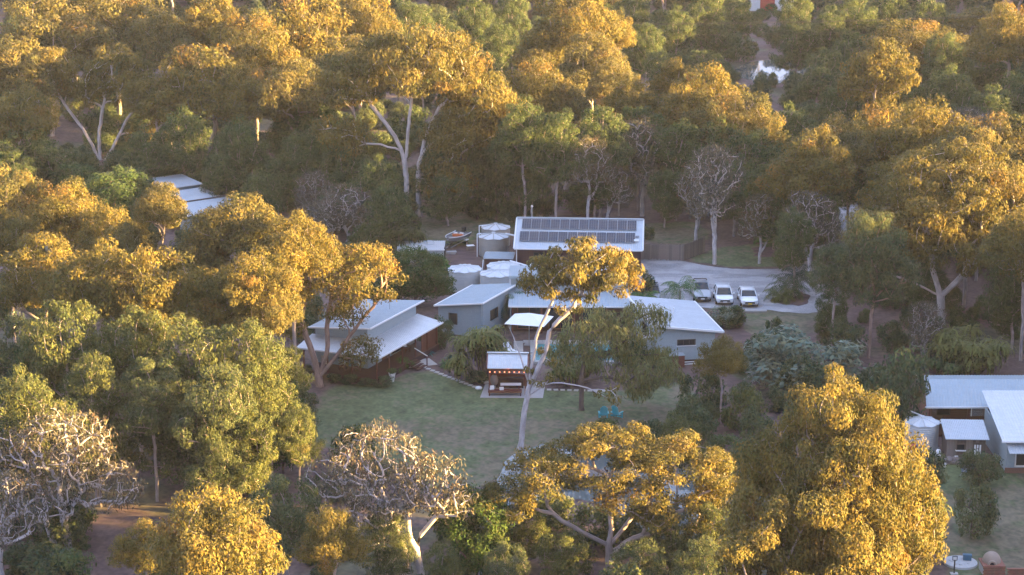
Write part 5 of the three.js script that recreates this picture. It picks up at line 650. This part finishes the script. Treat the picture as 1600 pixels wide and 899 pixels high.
// standing by themselves
byFoot('paper', 883, 296, 188, 105, 'white forked paperbark directly behind the shed roof antenna', undefined, { bark: 'barkWhite', v: 0 });
byFoot('paper', 1003, 338, 186, 120, 'slender white trunked paperbark behind the right end of the shed', undefined, { bark: 'barkWhite', v: 1 });
byFoot('paper', 1116, 413, 225, 130, 'white trunked paperbark on the grass between fence and parked cars', undefined, { bark: 'barkWhite', v: 2 });
byFoot('tall', 967, 338, 215, 70, 'thin pale gum rising behind the middle of the shed', undefined, { leaf: 'leafShade' });
byFoot('tall', 1209, 390, 255, 90, 'gum with a reddish straight trunk on the round garden bed', undefined, { bark: 'barkPink', leaf: 'leafShade' });
byFoot('paper', 1265, 440, 300, 110, 'bare white paperbark beside the palm island of the drive', undefined, { v: 0 });
byFoot('shade', 1358, 560, 330, 150, 'gum with a straight pinkish trunk below the broad gum', undefined, { bark: 'barkPink' });
byFoot('shade', 1300, 555, 380, 90, 'thin light green tree left of the pinkish trunk', undefined, { leaf: 'leafCool' });
byFoot('gum', 1126, 662, 528, 92, 'small golden gum right of the small blue cottage', undefined, { leaf: 'leafWarm' });
byFoot('dense', 650, 480, 388, 110, 'round dark green mango tree left of the white water tanks', undefined, { leaf: 'leafCool', name: 'mango_tree' });
byFoot('bush', 1403, 690, 545, 105, 'tall soft green bush at the left end of the long blue roof', undefined, { leaf: 'leafCool', name: 'tree' });
byFoot('bush', 1530, 760, 705, 70, 'upper of two grey green bushes in front of the timber shack', undefined, {});
byFoot('bush', 1520, 838, 755, 72, 'lower of two grey green bushes on the right lawn', undefined, {});
byFoot('bush', 1446, 775, 700, 60, 'leafy bush against the round gum beside the water tank', undefined, {});
byFoot('bush', 1410, 880, 740, 130, 'dark bush at the right foot of the huge rounded gum', undefined, { leaf: 'leafShade' });
byFoot('dense', 745, 905, 765, 125, 'dark green tree between grey paperbark and foreground gum', undefined, { leaf: 'leafShade' });
byFoot('bush', 60, 915, 855, 130, 'bright green shrub at the bottom left edge', undefined, { leaf: 'leafCool' });
byFoot('shade', 290, 760, 608, 185, 'low gum with curved grey limbs in the left clearing', undefined, { v: 0, leaf: 'leaf' });
byTop('gum', 332, 768, 13, 235, 'golden gum at the bottom left of the picture', undefined, { leaf: 'leafWarm', v: 0 });
byTop('gum', 225, 815, 9, 120, 'smaller golden gum left of the bottom golden gum', undefined, { leaf: 'leafWarm', v: 1 });
byTop('gum', 520, 795, 10, 135, 'golden gum at the foot of the grey paperbark', undefined, { leaf: 'leafWarm', v: 2 });
byTop('shade', 445, 745, 9, 150, 'olive gum between the two golden gums at the bottom', undefined, {});
byTop('shade', 600, 800, 6, 110, 'low olive tree under the grey paperbark', undefined, {});
byFoot('tall', 1365, 262, 62, 135, 'tall lit gum with dark leaning trunk above the drive', undefined, { leaf: 'leafWarm', bark: 'barkGrey' });
byFoot('gum', 1425, 150, 32, 165, 'pale trunked gum with golden crown high on the right', undefined, { leaf: 'leafWarm', bark: 'barkWhite' });
byFoot('tall', 1518, 95, 12, 140, 'slim golden gum nearest the upper right corner', undefined, { leaf: 'leafWarm' });
byFoot('gum', 328, 268, 72, 215, 'dark trunked yellow gum right of the white many stemmed gum', undefined, { leaf: 'leafWarm' });
byFoot('paper', 1062, 115, 55, 32, 'dead white tree against the far dark wood', undefined, { v: 1 });
byFoot('bush', 1262, 612, 515, 165, 'pale grey rounded bush beside the pinkish trunk', undefined, { leaf: 'leafSilver', name: 'silver_bush' });

// ---------------------------------------------------------------- the forest, tree by tree
const zones = {
  left: ['golden topped gum of the left forest', 'gums of the dense left forest'],
  leftShade: ['shaded tree of the left forest', 'shaded trees of the left forest'],
  upLeft: ['golden gum of the upper left forest', 'gums of the upper left forest'],
  upLeftShade: ['shaded tree of the upper left forest', 'shaded trees of the upper left forest'],
  upMid: ['golden gum behind the shed', 'gums of the forest behind the shed'],
  upMidShade: ['shaded tree behind the shed', 'shaded trees behind the shed'],
  far: ['hazy tree of the far wood', 'trees of the far wood'],
  upRight: ['golden gum right of the drive', 'gums of the forest right of the drive'],
  upRightShade: ['shaded tree right of the drive', 'shaded trees right of the drive'],
  front: ['olive tree by the foreground dam', 'trees round the dam'],
};
const ONES = 'zero one two three four five six seven eight nine ten eleven twelve thirteen fourteen fifteen sixteen seventeen eighteen nineteen'.split(' '), TENS = 'x x twenty thirty forty fifty sixty seventy eighty ninety hundred'.split(' ');
const inWords = x => { const n = Math.min(100, Math.max(0, Math.round(x))); return n < 20 ? ONES[n] : TENS[Math.floor(n / 10)] + (n % 10 ? ' ' + ONES[n % 10] : ''); };
const F = (zone, k, list, leaf) => { const [label, group] = zones[zone]; for (const [u, v, h, w] of list) byTop(k, u, v, h, w, `${label}, ${inWords(u / 16)} percent across, ` + (v > 4 ? `${inWords(v / 8.99)} percent down` : 'cut by the top edge'), group, { leaf: leaf || (rnd() < .5 ? 'leaf' : 'leafWarm') }); };
F('left', 'gum', [[15, 265, 16, 160], [95, 285, 15, 150], [170, 320, 14, 140], [248, 288, 17, 105], [372, 305, 17, 150], [455, 335, 16, 150], [60, 372, 15, 170], [150, 385, 16, 180], [245, 392, 16, 190], [325, 425, 14, 150], [395, 395, 16, 150], [10, 330, 14, 130], [205, 345, 14, 120], [310, 360, 14, 130], [415, 440, 14, 130]]);
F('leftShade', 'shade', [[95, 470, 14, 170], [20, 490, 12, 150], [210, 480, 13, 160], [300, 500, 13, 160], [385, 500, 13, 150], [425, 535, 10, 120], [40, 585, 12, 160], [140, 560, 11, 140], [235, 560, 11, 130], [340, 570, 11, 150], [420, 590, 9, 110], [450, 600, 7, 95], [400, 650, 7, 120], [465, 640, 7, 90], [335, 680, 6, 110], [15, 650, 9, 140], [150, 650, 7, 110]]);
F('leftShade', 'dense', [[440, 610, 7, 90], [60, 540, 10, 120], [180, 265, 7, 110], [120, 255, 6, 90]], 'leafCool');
F('upLeft', 'gum', [[70, 0, 20, 210], [175, -25, 21, 190], [20, 60, 17, 150], [250, 18, 18, 140], [395, 22, 20, 170], [470, -15, 22, 190], [560, -20, 21, 150], [30, 140, 14, 130], [455, 95, 16, 140], [395, 105, 15, 130], [510, 90, 15, 130], [240, 115, 13, 110], [550, 60, 18, 140], [110, -40, 22, 180], [330, -10, 20, 140]]);
F('upLeft', 'dense', [[470, 150, 11, 120]], 'leaf');
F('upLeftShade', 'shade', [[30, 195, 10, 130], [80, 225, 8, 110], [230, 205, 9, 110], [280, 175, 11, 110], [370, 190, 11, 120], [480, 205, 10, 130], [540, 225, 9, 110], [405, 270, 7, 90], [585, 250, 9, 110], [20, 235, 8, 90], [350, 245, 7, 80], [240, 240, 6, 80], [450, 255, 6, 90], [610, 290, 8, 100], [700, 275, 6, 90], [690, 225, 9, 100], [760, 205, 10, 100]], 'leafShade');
F('upLeftShade', 'paper', [[540, 290, 7, 110], [490, 265, 7, 90], [40, 240, 6, 80], [510, 310, 5, 80]]);
F('upMid', 'gum', [[838, 95, 17, 130], [898, -15, 22, 150], [925, 55, 18, 130], [962, 95, 16, 105], [985, 125, 15, 100], [1060, 95, 14, 100], [1105, 105, 17, 175], [1150, 145, 15, 150], [870, 120, 15, 110], [850, 40, 17, 110], [1040, 150, 13, 100], [960, 20, 18, 90]]);
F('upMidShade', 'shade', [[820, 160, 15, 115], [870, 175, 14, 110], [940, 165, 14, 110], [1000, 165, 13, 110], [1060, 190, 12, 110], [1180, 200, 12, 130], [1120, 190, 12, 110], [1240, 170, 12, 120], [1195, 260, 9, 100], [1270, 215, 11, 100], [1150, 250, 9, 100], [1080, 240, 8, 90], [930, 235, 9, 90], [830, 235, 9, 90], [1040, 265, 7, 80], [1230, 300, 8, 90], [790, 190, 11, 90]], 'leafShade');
F('upMidShade', 'paper', [[1090, 255, 9, 100], [1190, 300, 8, 90], [920, 215, 11, 90], [1165, 225, 10, 90], [950, 250, 8, 80], [1240, 255, 9, 90]]);
F('upMidShade', 'conifer', [[775, 215, 10, 60], [850, 175, 13, 60], [745, 240, 8, 55], [812, 195, 12, 60]]);
F('far', 'shade', [[640, 0, 16, 90], [685, 20, 13, 90], [740, -5, 15, 90], [785, 35, 12, 80], [705, 60, 11, 80], [760, 80, 9, 70], [800, -10, 15, 80], [1010, 35, 12, 80], [1060, 15, 12, 80], [1120, 30, 9, 90], [1250, 35, 10, 90], [1300, 15, 12, 90], [1340, -5, 14, 90], [1290, 75, 9, 90], [1100, 78, 6, 90], [1030, 80, 9, 70], [990, -10, 13, 80], [1100, -15, 14, 90], [1240, -10, 12, 80], [1390, -10, 14, 90], [1450, 0, 13, 90], [1150, -5, 11, 70], [1280, 105, 7, 80], [1330, 50, 10, 80], [660, 75, 10, 80], [620, 40, 13, 80], [1480, 50, 12, 90], [1560, 55, 11, 90]], 'leafShade');
F('upRight', 'gum', [[1275, 205, 15, 150], [1540, 205, 16, 150], [1385, 165, 15, 183], [1455, 160, 17, 183], [1565, 178, 17, 195], [1305, 185, 15, 140], [1255, 235, 13, 134], [1520, 235, 16, 183], [1580, 5, 18, 146], [1590, 260, 15, 159], [1420, 240, 14, 159], [1610, 330, 14, 159]]);
F('upRightShade', 'shade', [[1480, 110, 12, 130], [1550, 140, 11, 130], [1440, 130, 10, 110], [1320, 130, 10, 100], [1390, 110, 12, 110], [1600, 110, 12, 120], [1330, 240, 10, 90], [1245, 330, 9, 90], [1290, 300, 9, 90], [1590, 400, 9, 110], [1570, 440, 6, 100], [1400, 330, 9, 110], [1460, 420, 5, 80], [1300, 455, 5, 70]], 'leafShade');
F('upRightShade', 'paper', [[1420, 190, 11, 110], [1520, 165, 10, 110], [1330, 215, 10, 90], [1450, 470, 6, 90]]);
F('front', 'shade', [[1050, 800, 5, 110], [880, 830, 4, 120], [1000, 850, 4, 120], [820, 790, 4, 100], [1120, 790, 6, 110], [1100, 850, 5, 120], [1170, 690, 6, 90], [1060, 650, 6, 90], [790, 850, 5, 100], [690, 850, 5, 80]]);
F('front', 'bush', [[850, 700, 2, 60], [1180, 640, 4, 70], [1160, 600, 4, 70], [930, 790, 3, 90], [1010, 790, 3, 80], [700, 780, 3, 60], [860, 770, 3, 80]]);

// garden plants
strapPlant(757, 592, 16, { seed: 41, r: 2.5, h: 5.2, n: 60, L: 2.1, col: [.17, .19, .06], w: .06 }, 'big weeping strap leaved tree left of the gazebo', 'weeping_tree');
strapPlant(1517, 580, 18, { seed: 42, r: 3.1, h: 4.6, n: 70, L: 2.0, col: [.18, .19, .06], w: .06 }, 'big weeping strap leaved clump above the long blue roof', 'weeping_tree');
strapPlant(1466, 585, 8, { seed: 43, r: 2.2, h: 1.6, n: 60, L: 1.4, col: [.09, .13, .045], w: .05 }, 'dark strap leaved clump under the forked white trunk');
strapPlant(905, 600, 9, { seed: 44, r: 2.2, h: 2.4, n: 55, L: 1.7, col: [.14, .16, .05], w: .05 }, 'weeping strap leaved clump right of the pool');
strapPlant(622, 400, 9, { seed: 45, r: 2.4, h: 4.2, n: 60, L: 2.0, col: [.075, .09, .03], w: .05 }, 'weeping clump beside the white trunk behind the lean-to', 'weeping_tree');
strapPlant(632, 575, 3, { seed: 46, r: .5, h: .9, n: 55, L: .9, col: [.10, .16, .05], w: .04 }, 'yellow green strappy plant at the verandah steps');
strapPlant(618, 584, 3, { seed: 47, r: .4, h: .4, n: 45, L: .7, col: [.08, .14, .05], w: .04 }, 'spiky plant in the bed at the verandah corner');
strapPlant(666, 556, 2, { seed: 48, r: .3, h: .2, n: 40, L: .7, arch: .3, col: [.09, .19, .17], w: .07 }, 'blue green agave by the verandah handrail');
strapPlant(698, 574, 2, { seed: 49, r: .3, h: .3, n: 40, L: .8, arch: .4, col: [.12, .20, .06], w: .06 }, 'yellow green agave on the mulch bed');
strapPlant(705, 566, 2, { seed: 50, r: .3, h: .2, n: 36, L: .7, arch: .35, col: [.08, .16, .13], w: .06 }, 'grey blue agave on the mulch bed');
palm(437, 300, 3.4, { seed: 51, L: 4.2, n: 20, leaf: 1.0, col: [.09, .12, .03] }, 'tall palm with upright fronds at the forest edge upper left');
palm(790, 505, 2.2, { seed: 52, L: 2.8, n: 16, col: [.09, .15, .05] }, 'palm at the corner of house and grey wing');
palm(1062, 478, 1.6, { seed: 53, L: 2.9, n: 16, col: [.08, .16, .05] }, 'bright green palm between the cottage roof and parked pickup');
palm(1008, 480, .8, { seed: 54, L: 2.2, n: 12, col: [.08, .17, .05] }, 'small palm left of the cottage roof ridge');
palm(1232, 466, 1.0, { seed: 55, L: 3.0, n: 22, leaf: .6, col: [.055, .09, .035] }, 'dark palm in the middle of the drive island');
palm(1245, 462, 1.8, { seed: 56, L: 3.0, n: 22, leaf: .6, col: [.04, .075, .04] }, 'taller blue green palm on the drive island');
palm(1220, 470, .4, { seed: 57, L: 2.2, n: 20, leaf: .6, col: [.10, .12, .03] }, 'yellowing palm at the edge of the drive island');
palm(345, 292, 2.2, { seed: 58, L: 2.6, n: 14, col: [.04, .09, .045] }, 'dark palm right of the half buried roofs');
palm(372, 290, 2.6, { seed: 59, L: 2.6, n: 14, col: [.05, .10, .045] }, 'second dark palm right of the half buried roofs');
palm(210, 282, 1.6, { seed: 60, L: 2.4, n: 14, col: [.04, .09, .05] }, 'dark palm under the white many stemmed gum');
palm(1195, 382, .6, { seed: 61, L: 1.8, n: 14, col: [.08, .15, .04] }, 'bright small palm beside the reddish trunk');
palm(680, 425, .6, { seed: 62, L: 2.4, n: 9, leaf: .9, lw: .16, col: [.07, .16, .04] }, 'broad leaved banana plant beside the mango tree');
for (const [u, vf, vt, w, leaf, label] of [[690, 545, 495, 42, 'leafCool', 'bright leafy shrub below the grey wing window'], [665, 535, 512, 30, 'leafCool', 'low shrub at the end of the verandah'], [745, 598, 578, 34, 'leafCool', 'small green shrub left of the gazebo post'], [545, 600, 584, 30, 'leafCool', 'low green shrub before the verandah front'], [570, 603, 590, 26, 'leafCool', 'smaller low shrub before the verandah front'], [598, 604, 588, 34, 'leafCool', 'low shrub at the verandah corner post'], [522, 598, 584, 24, 'leafCool', 'low shrub beside the white pedestal'],
  [1018, 575, 545, 30, 'leafShade', 'dark shrub at the cottage porch corner'], [985, 570, 520, 50, 'leafShade', 'dark shrub between the pool and cottage'], [1000, 470, 425, 46, 'leafShade', 'dark bush at the end of the main house'], [1130, 508, 478, 62, 'leafSilver', 'silver grey shrub in front of the white hatchback'], [1142, 512, 476, 42, 'leafShade', 'dark pointed shrub in front of the white hatchback'], [1185, 560, 520, 46, 'leafCool', 'bright green shrub beside the mulch path'], [1208, 540, 495, 30, 'leafShade', 'dark upright shrub beside the mulch path'], [1165, 585, 545, 50, 'leafShade', 'dark green shrub right of the small orange gum'], [1035, 585, 560, 30, 'leafShade', 'shrub at the foot of the cottage front wall'], [912, 300, 262, 40, 'leafShade', 'rounded dark shrub behind the shed ridge'], [905, 335, 290, 60, 'leafShade', 'bare twiggy bush behind the shed'], [730, 330, 308, 46, 'leafWarm', 'dry reddish bush on the back lawn'], [1290, 410, 370, 60, 'leafShade', 'bush where the drive bends into the trees'], [1010, 375, 350, 30, 'leafShade', 'dark bush at the right end of the shed']]) byFoot('bush', u, vf, vt, w, label, undefined, { leaf });
// shrubs and saplings of the forest floor, too many and too mixed to count
{
  const clear = [lawnMain, lawnBack, lawnShed, lawnDrive, lawnRight, lawnSide, poly(gravelPoly), poly([[480, 600], [500, 530], [660, 465], [640, 380], [700, 330], [850, 290], [1000, 330], [1230, 370], [1260, 500], [1200, 620], [1050, 620], [900, 700], [700, 780], [560, 740]]), poly([[130, 700], [300, 740], [330, 800], [200, 860], [120, 850]]), poly([[1400, 560], [1700, 500], [1700, 960], [1430, 960]]), poly([[1145, 134], [1172, 88], [1285, 88], [1280, 134]]), poly([[1275, 215], [1290, 170], [1390, 170], [1390, 220]]), poly([[720, 905], [735, 840], [800, 690], [1210, 740], [1220, 850], [1000, 870]]), poly([[250, 300], [310, 268], [350, 290], [340, 380], [240, 380]])];
  const S = mul(99), n = 2600, src = [kinds.bush[0], kinds.bush[1], kinds.bush[2]]; src.forEach((pr, v) => { const per = Math.floor(n / 3), I = new THREE.InstancedMesh(pr.crown, [M.leafShade, M.leaf, M.leafCool][v], per), m = new THREE.Matrix4(), q = new THREE.Quaternion(); let k = 0; while (k < per) { const z = -100 - 380 * S(), x = (S() * 2 - 1) * (22 + -z * .29) + 8; if (clear.some(c => inside([x, z], c))) continue; const s = z < -390 && Math.abs(x + .128 * z) < 4 && z < -425 ? .8 : .35 + 1.1 * S() * S() + (z < -225 ? .35 : 0); q.setFromAxisAngle(V(0, 1, 0), S() * 6.28); m.compose(V(x, -.05, z), q, V(s, s * (.7 + .5 * S()), s)); I.setMatrixAt(k++, m); } I.name = numbered('undergrowth'); I.userData.kind = 'stuff'; I.castShadow = I.receiveShadow = true; scene.add(I); });
}
// the woods go on beyond the frame at the right, where the low sun comes through them, and beyond the top edge
function woodland(name, n, pick, hMin, hMax) {
  const pr = kinds.gum[1], S = mul(777 + n), C = new THREE.InstancedMesh(pr.crown, M.leaf, n), T = new THREE.InstancedMesh(pr.bark, M.barkGrey, n), m = new THREE.Matrix4(), q = new THREE.Quaternion();
  for (let i = 0; i < n; i++) { const [x, z, cap] = pick(S), h = cap || hMin + (hMax - hMin) * S(), s = h / 10 * (.95 + .3 * S()); q.setFromAxisAngle(V(0, 1, 0), S() * 6.28); m.compose(V(x, h - s * 9.9, z), q, V(s, s, s)); C.setMatrixAt(i, m); T.setMatrixAt(i, m); }
  C.name = name; T.name = name.replace('crowns', 'trunks'); for (const o of [C, T]) { o.userData.kind = 'stuff'; o.castShadow = o.receiveShadow = true; scene.add(o); }
}
woodland('woodland_crowns', 640, S => { for (;;) { const z = -20 - 420 * S(), x = 30 + 230 * S(), z0 = z - .158 * x; if (x < 16 + .265 * -z) continue; if (z0 > -139) { if (S() < .6) continue; return [x, z, 5.5]; } return [x, z, z0 > -160 && z0 < -151.5 ? Math.min(13, 4 + (x - 16) * .115) : 0]; } }, 13.5, 18);
woodland('far_woodland_crowns', 420, S => { const z = -425 - 240 * S(); for (;;) { const x = (S() * 2 - 1) * (30 - z * .3); if (z < -462 || Math.abs(x + .128 * z) > 5) return [x, z]; } }, 11, 16);
woodland('thicket_crowns', 26, S => [47 + 14 * S(), -104 - 42 * S()], 4.5, 6.5);
renderer.render(scene, camera);
